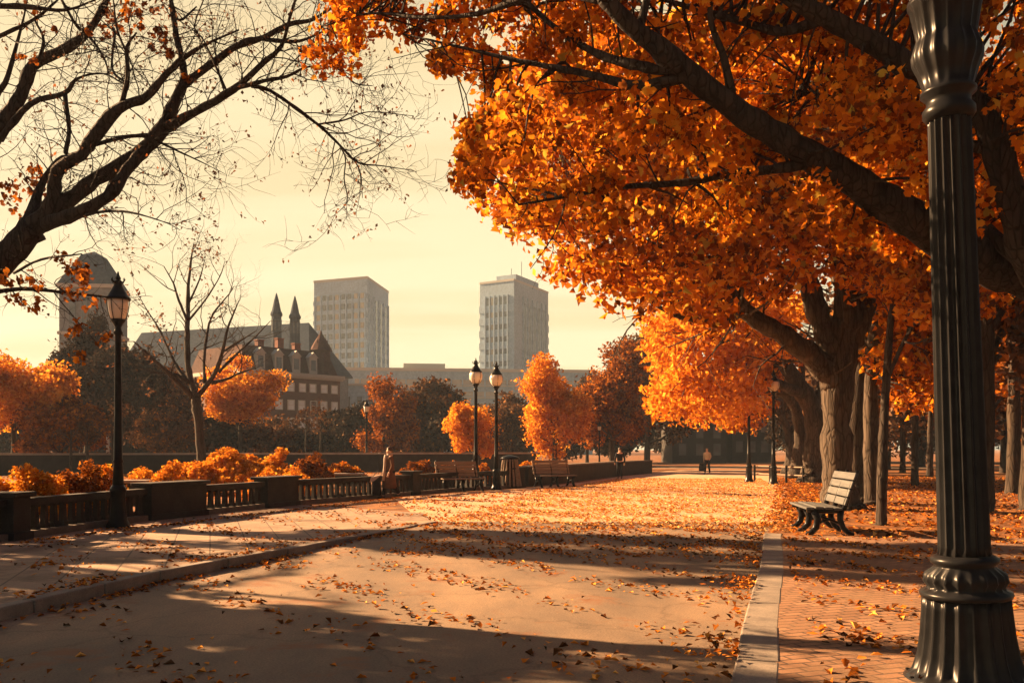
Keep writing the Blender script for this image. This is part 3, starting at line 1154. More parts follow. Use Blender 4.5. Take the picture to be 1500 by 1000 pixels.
# dim houses glimpsed under the far trees beyond the street
for k, (pa, pb, d, top, col, lab) in enumerate([(985, 1064, 108, 612, 'stone_mid', 'dim grey house front glimpsed under the far trees left of the walker'),
                                     (1072, 1130, 112, 600, 'tower_b', 'pale grey house wall glimpsed between the far trunks beside the right-hand lamp posts'),
                                     (84, 168, 96, 606, 'stone_mid', 'small dark pavilion with pale posts below the evergreen')]):
    a, b = P(pa, HOR, d)[:2], P(pb, HOR, d)[:2]
    L = b[0] - a[0]
    H = EYE + (HOR - top) / F * d
    t = thing('park_pavilion' if k == 2 else 'far_house', lab, 'house', (a[0], d, 0))
    m = MB()
    m.box((L / 2, 4, H / 2), (L, 8, H))
    m.build('wall', M['stone_dark'], t)
    m = MB()
    m.add([(-0.4, -0.5, H), (L + 0.4, -0.5, H), (L + 0.4, 8.5, H), (-0.4, 8.5, H), (0.6, 4, H + 1.8), (L - 0.6, 4, H + 1.8)], [(0, 1, 5, 4), (1, 2, 5), (2, 3, 4, 5), (3, 0, 4), (3, 2, 1, 0)])
    m.build('roof', M['mansard'], t)
    if k == 2:
        for x in (0.22, 0.48, 0.95):
            m = MB()
            m.box((x * L, -0.9, H * 0.36), (0.28, 0.28, H * 0.72))
            m.build('post', M['white_trim'], t)
    else:
        for x in np.linspace(0.18, 0.82, 3):
            for z in (0.3, 0.68):
                m = MB()
                m.box((x * L, -0.04, H * z), (0.9, 0.3, 1.4))
                m.build('window', M['pane'], t)

# ================================================================== BALUSTRADE
def balustrade():
    t = thing('balustrade', 'dark stone balustrade with slim balusters between square piers along the left pavement', 'balustrade', (BAL[1][0], BAL[1][1], 0))
    off = np.array([BAL[1][0], BAL[1][1], 0])
    pts = [np.array(p) for p in BAL]
    # pier positions given by where they stand in the photo: (left px, right px) along the line
    seglen = [np.linalg.norm(pts[i + 1] - pts[i]) for i in range(len(pts) - 1)]
    cum = np.concatenate([[0], np.cumsum(seglen)])

    def at(s):
        i = min(len(seglen) - 1, max(0, int(np.searchsorted(cum, s) - 1)))
        u = (pts[i + 1] - pts[i]) / seglen[i]
        return pts[i] + u * (s - cum[i]), u

    ss = np.linspace(0, cum[-1], 4000)
    pxs = np.array([750 + F * at(s)[0][0] / at(s)[0][1] for s in ss])
    s_of = lambda px: float(np.interp(px, pxs, ss))
    piers = [(-300, -240), (2, 28), (210, 292), (382, 428), (597, 607), (745, 762)]
    spans = []
    for a, b in piers:
        s0, s1 = s_of(a), s_of(b)
        c, u = at((s0 + s1) / 2)
        ang = math.atan2(u[1], u[0])
        L = max(0.45, s1 - s0)
        m = MB()
        m.box((c[0], c[1], 0.46), (L, 0.46, 0.92), ang)
        m.box((c[0], c[1], 0.09), (L + 0.08, 0.54, 0.18), ang)
        o = m.build('pier', M['stone_dark'], t, offset=off)
        bevel(o, 0.012)
        m = MB()
        m.box((c[0], c[1], 0.972), (L + 0.14, 0.62, 0.10), ang)
        o2 = m.build('pier_cap', M['stone_dark'], t, offset=off)
        bevel(o2, 0.02)
        spans.append((s0, s1))
    nb = 0
    edges = [(spans[i][1], spans[i + 1][0]) for i in range(len(spans) - 1)]
    for e0, e1 in edges:
        n = max(1, int((e1 - e0) / 2.2))
        for k in range(n):
            a_, ua = at(e0 + (e1 - e0) * k / n)
            b_, ub = at(e0 + (e1 - e0) * (k + 1) / n)
            c = (a_ + b_) / 2
            d = b_ - a_
            L = np.linalg.norm(d) + 0.004
            ang = math.atan2(d[1], d[0])
            m = MB()
            m.box((c[0], c[1], 0.80), (L, 0.26, 0.14), ang)
            m.box((c[0], c[1], 0.715), (L, 0.20, 0.03), ang)
            m.build('top_rail', M['stone_dark'], t, offset=off)
            m = MB()
            m.box((c[0], c[1], 0.08), (L, 0.34, 0.16), ang)
            m.build('plinth', M['stone_mid'], t, offset=off)
        sp = 0.28 if nb < 55 else 0.37
        kk = int((e1 - e0) / sp)
        for k in range(kk):
            if nb >= 100:
                break
            c, u = at(e0 + (k + 0.5) * (e1 - e0) / kk)
            an = math.atan2(u[1], u[0])
            m = MB()
            m.box((c[0], c[1], 0.21), (0.15, 0.15, 0.10), an)
            m.box((c[0], c[1], 0.45), (0.125, 0.11, 0.40), an, 0.78)
            m.box((c[0], c[1], 0.675), (0.14, 0.14, 0.055), an)
            m.build('baluster', M['stone_dark'], t, offset=off)
            nb += 1
    t.scale = (1, 1, 0.86)
    # solid dwarf wall in the distance
    m = MB()
    d0 = cum[-1]
    sA = spans[-1][1] + 0.35
    n = 10
    for k in range(n):
        a_, _ = at(sA + (d0 - sA) * k / n)
        b_, _ = at(sA + (d0 - sA) * (k + 1) / n)
        c, d = (a_ + b_) / 2, b_ - a_
        m.box((c[0], c[1], 0.42), (np.linalg.norm(d) + 0.003, 0.5, 0.84), math.atan2(d[1], d[0]))
    t2 = thing('dwarf_wall', 'long low dark wall running on from the balustrade behind the far bench', 'wall', (at(sA)[0][0], at(sA)[0][1], 0))
    o2 = np.array([at(sA)[0][0], at(sA)[0][1], 0])
    m.build('wall_body', M['stone_dark'], t2, offset=o2)
    m = MB()
    for k in range(n):
        a_, _ = at(sA + (d0 - sA) * k / n)
        b_, _ = at(sA + (d0 - sA) * (k + 1) / n)
        c, d = (a_ + b_) / 2, b_ - a_
        m.box((c[0], c[1], 0.88), (np.linalg.norm(d) + 0.003, 0.62, 0.08), math.atan2(d[1], d[0]))
    m.build('coping', M['stone_mid'], t2, offset=o2)
    return at, s_of


bal_at, bal_s = balustrade()


# far retaining wall across the garden
def far_wall():
    pts = [(-62, 50), (-36, 56), (-22, 62), (-10, 66), (2, 74)]
    t = thing('retaining_wall', 'long shaded stone wall with pale coping across the far side of the garden', 'wall', (pts[0][0], pts[0][1], 0))
    off = np.array([pts[0][0], pts[0][1], 0])
    m, c_ = MB(), MB()
    for i in range(len(pts) - 1):
        a, b = np.array(pts[i], float), np.array(pts[i + 1], float)
        c, d = (a + b) / 2, b - a
        ang = math.atan2(d[1], d[0])
        L = np.linalg.norm(d)
        m.box((c[0], c[1], 0.64), (L + 0.01 * i, 0.5, 1.28), ang)
        c_.box((c[0], c[1], 1.345), (L + 0.01 * i, 0.66, 0.13), ang)
    m.build('wall_body', M['stone_dark'], t, offset=off)
    c_.build('coping', M['stone_pale'], t, offset=off)


far_wall()


# low stone seat walls inside the garden
for (pa, pb, py, d, lab) in [(-8, 20, 706, 24, 'low wall end with pale capping at the left edge behind the balustrade'),
                             (184, 216, 703, 26, 'low wall with pale capping right of the near lamp post, behind the balustrade'),
                             (492, 530, 693, 40, 'low wall with pale capping among the far orange shrubs')]:
    a, b = P(pa, py, d), P(pb, py, d)
    t = thing('garden_wall', lab, 'wall', ((a[0] + b[0]) / 2, d, 0))
    L = b[0] - a[0]
    m = MB()
    m.box((0, 0, a[2] / 2 - 0.04), (L, 0.4, a[2] - 0.08))
    m.build('wall_body', M['stone_dark'], t)
    m = MB()
    m.box((0, 0, a[2] - 0.035), (L + 0.16, 0.56, 0.09))
    bevel(m.build('coping', M['stone_pale'], t), 0.015)

# ================================================================== LAMP POSTS
def lamp(name, label, loc, slim=True, globe=False, lean=0.0):
    t = thing(name, label, 'lamp post', loc, 0, 'lamp posts along the promenade')
    k = 1.0 if slim else 1.0
    if slim:
        m = MB()
        m.lathe([(0.24, -0.05), (0.24, 0.05), (0.22, 0.10), (0.19, 0.16), (0.165, 0.40), (0.15, 0.72), (0.165, 0.76), (0.165, 0.82), (0.12, 0.90)], n=32, flute=12, depth=0.10, flute_rng=(0.16, 0.72))
        m.build('base', M['iron'], t, smooth=True)
        m = MB()
        m.lathe([(0.115, 0.88), (0.095, 1.3), (0.088, 1.36), (0.11, 1.40), (0.088, 1.44), (0.074, 2.6), (0.064, 3.85), (0.064, 4.05), (0.10, 4.10), (0.075, 4.16), (0.06, 4.22), (0.10, 4.30), (0.15, 4.36), (0.15, 4.39)], n=20)
        m.build('shaft', M['iron'], t, smooth=True)
        m = MB()
        if globe:
            m.lathe([(0.13, 4.39), (0.20, 4.46), (0.265, 4.58), (0.285, 4.70), (0.27, 4.80), (0.24, 4.86)], n=20)
        else:
            m.lathe([(0.13, 4.39), (0.155, 4.43), (0.185, 4.55), (0.205, 4.70), (0.21, 4.80)], n=20)
        m.build('lantern_glass', M['glass_globe'], t, smooth=True)
        m = MB()
        z = 4.86 if globe else 4.80
        m.lathe([(0.25, z), (0.255, z + 0.04), (0.22, z + 0.07), (0.185, z + 0.13), (0.13, z + 0.22), (0.09, z + 0.30), (0.085, z + 0.36), (0.11, z + 0.38), (0.05, z + 0.42)], n=20)
        cap = m.build('cap', M['iron'], t, smooth=True)
        m = MB()
        m.lathe([(0.03, z + 0.40), (0.06, z + 0.46), (0.03, z + 0.52), (0.012, z + 0.60)], n=12)
        for q in range(6):
            an = q * PI / 3
            m.tube([(0.10 * math.cos(an), 0.10 * math.sin(an), z + 0.36), (0.145 * math.cos(an), 0.145 * math.sin(an), z + 0.43), (0.12 * math.cos(an), 0.12 * math.sin(an), z + 0.47)], [0.016, 0.014, 0.008], 5)
        m.build('finial', M['iron'], cap, smooth=True)
        m = MB()
        for q in range(6):
            an = q * PI / 3 + 0.3
            rr = (0.13, 0.21, 0.285, 0.25) if globe else (0.14, 0.19, 0.215, 0.22)
            zz = (4.38, 4.46, 4.70, 4.87) if globe else (4.38, 4.55, 4.72, 4.81)
            m.tube([((r_ + 0.006) * math.cos(an), (r_ + 0.006) * math.sin(an), z_) for r_, z_ in zip(rr, zz)], 0.009, 4)
        m.build('cage', M['iron'], t)
    else:
        m = MB()
        m.lathe([(0.43, -0.05), (0.43, 0.02), (0.385, 0.045), (0.37, 0.08), (0.338, 0.18), (0.312, 0.34), (0.296, 0.52), (0.290, 0.61)], n=160, flute=20, depth=0.10, flute_rng=(0.07, 0.7))
        m.build('base', M['iron'], t, smooth=True)
        m = MB()
        m.lathe([(0.298, 0.60), (0.306, 0.62), (0.300, 0.64), (0.262, 0.655), (0.255, 0.675), (0.282, 0.715), (0.272, 0.765), (0.205, 0.815), (0.200, 0.83), (0.226, 0.845), (0.226, 0.875), (0.188, 0.90)], n=160, flute=20, depth=0.08, flute_rng=(0.67, 0.80))
        m.build('collar', M['iron'], t, smooth=True)
        for q in range(10):
            an = q * PI / 5
            m = MB()
            m.lathe([(0.011, 0), (0.016, 0.004), (0.016, 0.012), (0.006, 0.016)], (0.408 * math.cos(an), 0.408 * math.sin(an), 0.03), 8)
            m.build('bolt', M['iron'], t)
        m = MB()
        m.lathe([(0.176, 0.89), (0.172, 0.96), (0.157, 2.4), (0.143, 3.98), (0.143, 4.02)], n=192, flute=16, depth=0.17, flute_rng=(0.93, 4.0))
        m.build('shaft', M['iron'], t, smooth=True)
        m = MB()
        m.lathe([(0.15, 4.0), (0.175, 4.04), (0.175, 4.08), (0.145, 4.12), (0.15, 4.16), (0.185, 4.19), (0.185, 4.215), (0.165, 4.23), (0.20, 4.34), (0.235, 4.42), (0.24, 4.48), (0.215, 4.56), (0.20, 4.60), (0.21, 4.66), (0.235, 4.80), (0.25, 4.84), (0.25, 4.87)], n=128, flute=16, depth=0.08, flute_rng=(4.25, 4.82))
        m.build('capital', M['iron'], t, smooth=True)
        m = MB()
        m.lathe([(0.20, 4.87), (0.24, 4.95), (0.30, 5.15), (0.33, 5.40), (0.335, 5.5)], n=28)
        m.build('lantern_glass', M['glass_globe'], t, smooth=True)
        m = MB()
        m.lathe([(0.39, 5.5), (0.395, 5.55), (0.30, 5.66), (0.19, 5.85), (0.13, 5.98), (0.05, 6.1), (0.015, 6.25)], n=28)
        m.build('cap', M['iron'], t, smooth=True)
    t.rotation_euler = (0, lean, 0)
    return t


g = P(1419, HOR, 6.35)
lamp('lamp_post', 'large fluted black lamp post in the right foreground on the brick pavement', (g[0], 6.35, 0), slim=False, lean=rad(-2.0))
g = G(173, 772.5)
near = lamp('lamp_post', 'black lamp post with white bell lantern standing against the near balustrade', g)
g = G(697, 716)
pair = lamp('lamp_post', 'left of the two globe lamp posts, in front of the small orange tree', g, globe=True)
g = G(727, 717.5)
dup(pair, g, 0.5, 'right and slightly shorter of the two globe lamp posts by the balustrade end', scale=0.96)
g = G(1097, 706)
dup(pair, g, 0.2, 'dark lamp post left of the low rail on the right side of the promenade', scale=1.0)
g = G(1133, 709)
dup(pair, g, 0.9, 'dark lamp post at the right end of the low rail, nearest the leaning trunks', scale=1.0)
g = G(537, 690)
dup(near, g, 0.9, 'slim sunlit lamp post among the far brown trees behind the pedestrian in the coat', scale=1.02)
g = G(878, 690.5)
dup(near, g, 0.2, 'slim sunlit lamp post behind the dwarf wall, right of the large orange tree', scale=0.7)

# low rail between the right lamps and beyond
def low_rail():
    a, b = G(1101, 704), G(1180, 708)
    t = thing('low_rail', 'low two-bar metal rail between the right-hand lamp posts', 'railing', a)
    m = MB()
    d = b - a
    for z in (0.38, 0.78):
        m.tube([np.array([0.15, 0, z]), d * 0.98 + np.array([0, 0, z])], 0.035, 8)
    m.build('rail', M['wood_brown'], t)
    for k in range(4):
        p = d * (0.06 + 0.9 * k / 3)
        m = MB()
        m.box((p[0], p[1], 0.42), (0.09, 0.09, 0.86))
        m.build('post', M['iron'], t)


low_rail()


# ================================================================== BENCHES
def bench(label, loc, rz, wood, group='park benches'):
    t = thing('park_bench', label, 'bench', loc, rz, group)
    L = 1.85
    m = MB()
    for k in range(4):
        y = -0.36 + k * 0.155
        m.box((0, y, 0.52 - 0.012 * abs(k - 1.2)), (L, 0.135, 0.045))
    bevel(m.build('seat', wood, t), 0.012)
    m = MB()
    tilt = rad(17)
    for k in range(4):
        s = 0.10 + k * 0.165
        y, z = 0.21 + s * math.sin(tilt), 0.54 + s * math.cos(tilt)
        hw = 0.07
        dy, dz = hw * math.sin(tilt), hw * math.cos(tilt)
        ny, nz = math.cos(tilt) * 0.02, -math.sin(tilt) * 0.02
        V = []
        for x in (-L / 2, L / 2):
            V += [(x, y - dy - ny, z - dz - nz), (x, y + dy - ny, z + dz - nz), (x, y + dy + ny, z + dz + nz), (x, y - dy + ny, z - dz + nz)]
        m.add(V, [(0, 1, 2, 3), (7, 6, 5, 4), (0, 4, 5, 1), (1, 5, 6, 2), (2, 6, 7, 3), (3, 7, 4, 0)])
    bevel(m.build('backrest', wood, t), 0.01)
    for x in (-L / 2 + 0.10, L / 2 - 0.10, 0.0):
        m = MB()
        w = 0.035
        # cast side frame: flared front and rear legs, seat bearer, back upright
        def bar(path, r):
            m.tube([(x, p[0], p[1]) for p in path], r, 8)
        bar([(-0.40, 0.47), (-0.20, 0.46), (0.10, 0.46), (0.22, 0.50), (0.30, 0.80), (0.44, 1.22)], [0.045, 0.05, 0.05, 0.05, 0.04, 0.032])
        bar([(-0.28, 0.46), (-0.22, 0.30), (-0.25, 0.14), (-0.34, 0.03), (-0.42, 0.025)], [0.07, 0.062, 0.06, 0.05, 0.035])
        bar([(0.16, 0.46), (0.15, 0.30), (0.20, 0.14), (0.31, 0.03), (0.38, 0.025)], [0.06, 0.052, 0.05, 0.045, 0.035])
        bar([(-0.23, 0.22), (-0.04, 0.30), (0.16, 0.22)], 0.025)
        m.build('end_frame' if x else 'middle_frame', M['iron'], t, smooth=True)
    return t


g = G(1206, 783)
b0 = bench('pale grey slatted bench facing the path under the right-hand trees', (g[0] + 0.24, g[1] + 0.75, 0.0), rad(-98), M['wood_grey'])
b0.scale = (1.0, 1.12, 1.02)
g = G(812, 713)
b1 = bench('bench of brown sunlit slats in front of the dwarf wall beside the promenade', (g[0], g[1], 0), rad(28), M['wood_brown'])
g = G(677, 720)
dup(b1, (g[0] - 0.1, g[1] + 0.3, 0), rad(32), 'dark bench pushed against the far balustrade beside the left globe lamp')

# slatted litter bin with a lid
g = G(747, 715)
t = thing('litter_bin', 'tall dark slatted bin with a flat lid left of the far bench', 'bin', (g[0], g[1] + 0.4, 0))
m = MB()
for q in range(16):
    an = q * PI / 8
    m.tube([(0.46 * math.cos(an), 0.46 * math.sin(an), 0.08), (0.30 * math.cos(an), 0.30 * math.sin(an), 1.22)], [0.055, 0.036], 5)
m.build('slat', M['wood_brown'], t)
m = MB()
m.lathe([(0.36, 0.05), (0.36, 0.12), (0.24, 1.15), (0.23, 1.16)], n=20)
m.build('liner', M['iron'], t, smooth=True)
m = MB()
m.lathe([(0.40, 1.24), (0.42, 1.27), (0.36, 1.33), (0.12, 1.40), (0.04, 1.42)], n=24)
m.build('lid', M['iron'], t, smooth=True)


# ================================================================== PEOPLE
def skin_obj(name, joints, edges, mat, parent, root=0, sub=2):
    """one continuous surface grown around a skeleton; joints: {key: (x, y, z, radius or (rx, ry))}"""
    keys = list(joints)
    idx = {k: i for i, k in enumerate(keys)}
    me = bpy.data.meshes.new(name)
    me.from_pydata([joints[k][:3] for k in keys], [(idx[a], idx[b]) for a, b in edges], [])
    me.update()
    o = link_mesh(name, me, mat, parent)
    md = o.modifiers.new('skin', 'SKIN')
    md.use_smooth_shade = True
    for k in keys:
        r = joints[k][3]
        sv = me.skin_vertices[0].data[idx[k]]
        sv.radius = (r, r) if np.isscalar(r) else r
        sv.use_root = (idx[k] == root)
    ss = o.modifiers.new('subdivision', 'SUBSURF')
    ss.levels = sub
    ss.render_levels = sub
    return o


def person(label, loc, rz, legs, arms, coat, trousers, hair, long_coat=False, lean=0.0, scale=1.0):
    """legs: ((knee yz, ankle yz) right, left); arms: ((elbow xyz, wrist xyz) right, left); the person faces local -y"""
    t = thing('person', label, 'person', loc, rz, 'people walking on the promenade')
    t.scale = (scale,) * 3
    ly = -math.tan(lean)
    J = {'pelvis': (0, 0, 0.95, (0.15, 0.11)), 'waist': (0, ly * 0.18, 1.10, (0.135, 0.10)), 'chest': (0, ly * 0.36, 1.30, (0.165, 0.115)), 'shoulders': (0, ly * 0.48, 1.42, (0.12, 0.085)),
         'neck': (0, ly * 0.56 - 0.01, 1.50, 0.055), 'jaw': (0, ly * 0.62 - 0.03, 1.565, (0.066, 0.07)), 'brow': (0, ly * 0.7 - 0.02, 1.66, (0.080, 0.092)), 'crown': (0, ly * 0.76 - 0.005, 1.735, (0.060, 0.07)),
         'nose': (0, ly * 0.66 - 0.135, 1.615, 0.014)}
    E = [('pelvis', 'waist'), ('waist', 'chest'), ('chest', 'shoulders'), ('shoulders', 'neck'), ('neck', 'jaw'), ('jaw', 'brow'), ('brow', 'crown'), ('jaw', 'nose')]
    JJ, JE = {k: J[k] for k in ('pelvis', 'waist', 'chest', 'shoulders')}, [('pelvis', 'waist'), ('waist', 'chest'), ('chest', 'shoulders')]
    TJ, TE = {'pelvis': (0, 0, 0.95, (0.16, 0.12))}, []
    shoes = []
    for sname, s, lg, ar in (('r', -1, legs[0], arms[0]), ('l', 1, legs[1], arms[1])):
        (ky, kz), (ay, az) = lg
        J['hip' + sname] = (0.095 * s, 0, 0.88, 0.095)
        J['knee' + sname] = (0.10 * s, ky, kz, 0.058)
        J['calf' + sname] = (0.10 * s, ky * 0.6 + ay * 0.4 + 0.012, kz * 0.62 + az * 0.38, 0.056)
        J['ankle' + sname] = (0.10 * s, ay, az, 0.04)
        J['toe' + sname] = (0.11 * s, ay - 0.16, max(0.035, az - 0.055), 0.035)
        E += [('pelvis', 'hip' + sname), ('hip' + sname, 'knee' + sname), ('knee' + sname, 'calf' + sname), ('calf' + sname, 'ankle' + sname), ('ankle' + sname, 'toe' + sname)]
        for k in ('hip', 'knee', 'calf', 'ankle'):
            v = J[k + sname]
            TJ[k + sname] = (*v[:3], v[3] * 1.22 + 0.008)
        TE += [('pelvis', 'hip' + sname), ('hip' + sname, 'knee' + sname), ('knee' + sname, 'calf' + sname), ('calf' + sname, 'ankle' + sname)]
        el, wr = np.array(ar[0]), np.array(ar[1])
        J['arm' + sname] = (0.185 * s, ly * 0.46, 1.40, 0.056)
        J['elbow' + sname] = (*el, 0.043)
        J['wrist' + sname] = (*wr, 0.028)
        dv = (wr - el) / np.linalg.norm(wr - el)
        pm = wr + dv * 0.07
        J['palm' + sname] = (*pm, (0.038, 0.02))
        E += [('shoulders', 'arm' + sname), ('arm' + sname, 'elbow' + sname), ('elbow' + sname, 'wrist' + sname), ('wrist' + sname, 'palm' + sname)]
        side = np.array([0, 1.0, 0]) - dv * dv[1]
        side /= np.linalg.norm(side)
        inn = np.array([-s, 0, 0]) * 0.35
        for q in range(4):
            kx = pm + side * (q - 1.5) * 0.019 + dv * (0.05 - 0.006 * abs(q - 1.4))
            kt = kx + (dv + inn) * 0.036
            J['f%d%s' % (q, sname)] = (*kx, 0.009)
            J['t%d%s' % (q, sname)] = (*kt, 0.007)
            E += [('palm' + sname, 'f%d%s' % (q, sname)), ('f%d%s' % (q, sname), 't%d%s' % (q, sname))]
        th = wr + dv * 0.045 - side * 0.045
        J['thumb' + sname] = (*th, 0.010)
        J['thumbtip' + sname] = (*(th + dv * 0.035 + inn * 0.03), 0.008)
        E += [('wrist' + sname, 'thumb' + sname), ('thumb' + sname, 'thumbtip' + sname)]
        for k, r in (('arm', 0.072), ('elbow', 0.058), ('wrist', 0.044)):
            JJ[k + sname] = (*J[k + sname][:3], r)
        JE += [('shoulders', 'arm' + sname), ('arm' + sname, 'elbow' + sname), ('elbow' + sname, 'wrist' + sname)]
        shoes.append(((J['ankle' + sname]), J['toe' + sname]))
    body = skin_obj('body', J, E, M['skin'], t)
    for k in JJ:
        v = JJ[k]
        if not np.isscalar(v[3]):
            JJ[k] = (*v[:3], (v[3][0] * 1.16 + 0.01, v[3][1] * 1.2 + 0.012))
    skin_obj('coat' if long_coat else 'jacket', JJ, JE, coat, t)
    skin_obj('trousers', TJ, TE, trousers, t)
    if long_coat:
        m = MB()
        V, Fc = [], []
        prof = [(0.20, 0.15, 1.22), (0.19, 0.145, 1.10), (0.205, 0.16, 0.95), (0.235, 0.20, 0.70), (0.26, 0.235, 0.42), (0.262, 0.24, 0.36)]
        for rx_, ry_, z in prof:
            for q in range(20):
                an = q * PI / 10
                f_ = 1 + 0.05 * math.sin(5 * an) * (1.2 - z)
                V.append((rx_ * f_ * math.cos(an), ry_ * f_ * math.sin(an) + ly * max(0, z - 0.95), z))
        for i in range(len(prof) - 1):
            for q in range(20):
                Fc.append((i * 20 + q, (i + 1) * 20 + q, (i + 1) * 20 + (q + 1) % 20, i * 20 + (q + 1) % 20))
        m.add(V, Fc)
        m.build('coat_skirt', coat, t, smooth=True)
    hd = J['brow']
    m = MB()
    V, Fc = [], []
    for i in range(9):
        th = i / 8 * 1.9
        for q in range(16):
            an = q * PI / 8
            front = max(0, -math.sin(an))
            tt = th * (1 - 0.42 * front)
            V.append((hd[0] + 0.098 * math.sin(tt) * math.cos(an), hd[1] + 0.012 + 0.112 * math.sin(tt) * math.sin(an), hd[2] + 0.005 + 0.112 * math.cos(tt)))
    for i in range(8):
        for q in range(16):
            Fc.append((i * 16 + q, (i + 1) * 16 + q, (i + 1) * 16 + (q + 1) % 16, i * 16 + (q + 1) % 16))
    m.add(V, Fc)
    m.build('hair', hair, t, smooth=True)
    for a_, b_ in shoes:
        m = MB()
        x, y, z = a_[0], a_[1], a_[2]
        zz = max(0.0, z - 0.085)
        m.tube([(x, y + 0.055, zz + 0.05), (x, y, zz + 0.055), (x, y - 0.10, zz + 0.045), (x, y - 0.185, zz + 0.034), (x, y - 0.215, zz + 0.03)], [0.035, 0.05, 0.047, 0.042, 0.02], 10)
        m.build('shoe', M['leather'], t, smooth=True)
    return t


stand = (((-0.02, 0.48), (0.03, 0.085)), ((-0.02, 0.48), (0.0, 0.085)))
walk = (((-0.16, 0.50), (-0.20, 0.09)), ((0.05, 0.48), (0.30, 0.15)))
hang = (((-0.27, 0.04, 1.12), (-0.27, -0.10, 0.88)), ((0.27, 0.04, 1.12), (0.27, -0.08, 0.88)))
swing = (((-0.26, 0.14, 1.14), (-0.24, 0.10, 0.90)), ((0.26, -0.10, 1.15), (0.24, -0.28, 1.02)))

g = G(571, 730)
pr = person('pedestrian in a long brown coat with a pale scarf, standing by the balustrade', g, rad(-70), walk, hang, M['coat_brown'], M['cloth_dark'], M['hair'], long_coat=True, scale=0.98)
m = MB()
m.tube([(0.0, -0.13, 1.49), (0.02, -0.165, 1.36), (0.03, -0.175, 1.15), (0.03, -0.20, 0.9), (0.04, -0.235, 0.62)], [0.06, 0.055, 0.05, 0.052, 0.05], 8)  # pale strip and neck ring stand in for the coat's sunlit side
m.lathe([(0.085, 1.45), (0.11, 1.48), (0.105, 1.53), (0.08, 1.55)], n=16)
m.build('scarf', M['scarf_pale'], pr, smooth=True)
# shoulder bag held at the near side
g2 = g + np.array([-0.45, -0.05, 0])
t = thing('bag', 'dark slouchy bag with a pale flap carried beside the pedestrian in the brown coat', 'bag', (g2[0], g2[1], 0))
m = MB()
m.box((0, 0, 0.42), (0.34, 0.18, 0.62), 0.3, 0.72)
bevel(m.build('bag_body', M['cloth_dark'], t), 0.06, 3)
m = MB()
m.add([(-0.16, -0.10, 0.72), (0.16, -0.06, 0.80), (0.18, 0.12, 0.82), (-0.14, 0.10, 0.74), (-0.20, -0.17, 0.56), (-0.05, -0.13, 0.60)], [(0, 1, 2, 3), (0, 4, 5, 1)])
s_ = m.build('flap', M['scarf_pale'], t)
sd = s_.modifiers.new('solid', 'SOLIDIFY')
sd.thickness = 0.015
m = MB()
m.tube([(-0.12, 0.0, 0.72), (0.05, 0.01, 0.95), (0.22, 0.02, 0.90), (0.12, 0.02, 0.76)], 0.014, 6)
m.build('strap', M['leather'], t)

g = G(908, 700.5)
person('walker in dark clothes in front of the dwarf wall', g, rad(180), stand, hang, M['cloth_dark'], M['cloth_dark'], M['hair'], scale=1.0)
g = G(1036, 694)
pb = person('walker in a tan jacket and dark trousers on the far path', g, rad(-25), walk, swing, M['cloth_tan'], M['cloth_dark'], M['hair'], lean=0.12, scale=1.0)
m = MB()
m.box((0.02, 0.17, 1.22), (0.34, 0.2, 0.5), 0, 0.85)
bevel(m.build('backpack', M['wood_brown'], pb), 0.05, 3)
g2 = g + np.array([-0.42, -0.25, 0])
t = thing('tote_bag', 'dark bag carried low beside the walker in the tan jacket', 'bag', g2)
m = MB()
m.box((0, 0, 0.46), (0.42, 0.2, 0.5), 0.4, 0.8)
bevel(m.build('bag_body', M['cloth_dark'], t), 0.06, 3)
m = MB()
m.tube([(-0.1, 0, 0.70), (-0.03, 0, 0.92), (0.05, 0, 0.92), (0.1, 0, 0.70)], 0.014, 6)
m.build('handle', M['leather'], t)

# ================================================================== TREES
def mount(t_loc):
    return np.array([float(v) for v in t_loc])


def twigs_along(mb, pts, rr, rng, every=2, length=0.9, r=0.012, level=2, spread=0.75, up=0.02, tips=None, kids=(2, 4), down=0.0, start=1):
    for i in range(start, len(pts), every):
        d = pts[min(i + 1, len(pts) - 1)] - pts[i - 1]
        d = d / (np.linalg.norm(d) + 1e-9)
        side = rng.normal(size=3)
        side[2] -= down
        side -= d * np.dot(side, d)
        side /= np.linalg.norm(side) + 1e-9
        grow(mb, pts[i], d * 0.55 + side * 0.9, length * rng.uniform(0.6, 1.4), max(0.004, min(r, rr[i] * 0.6)), level, rng, spread, up, 5, kids, tips, 0.6, 0.2)


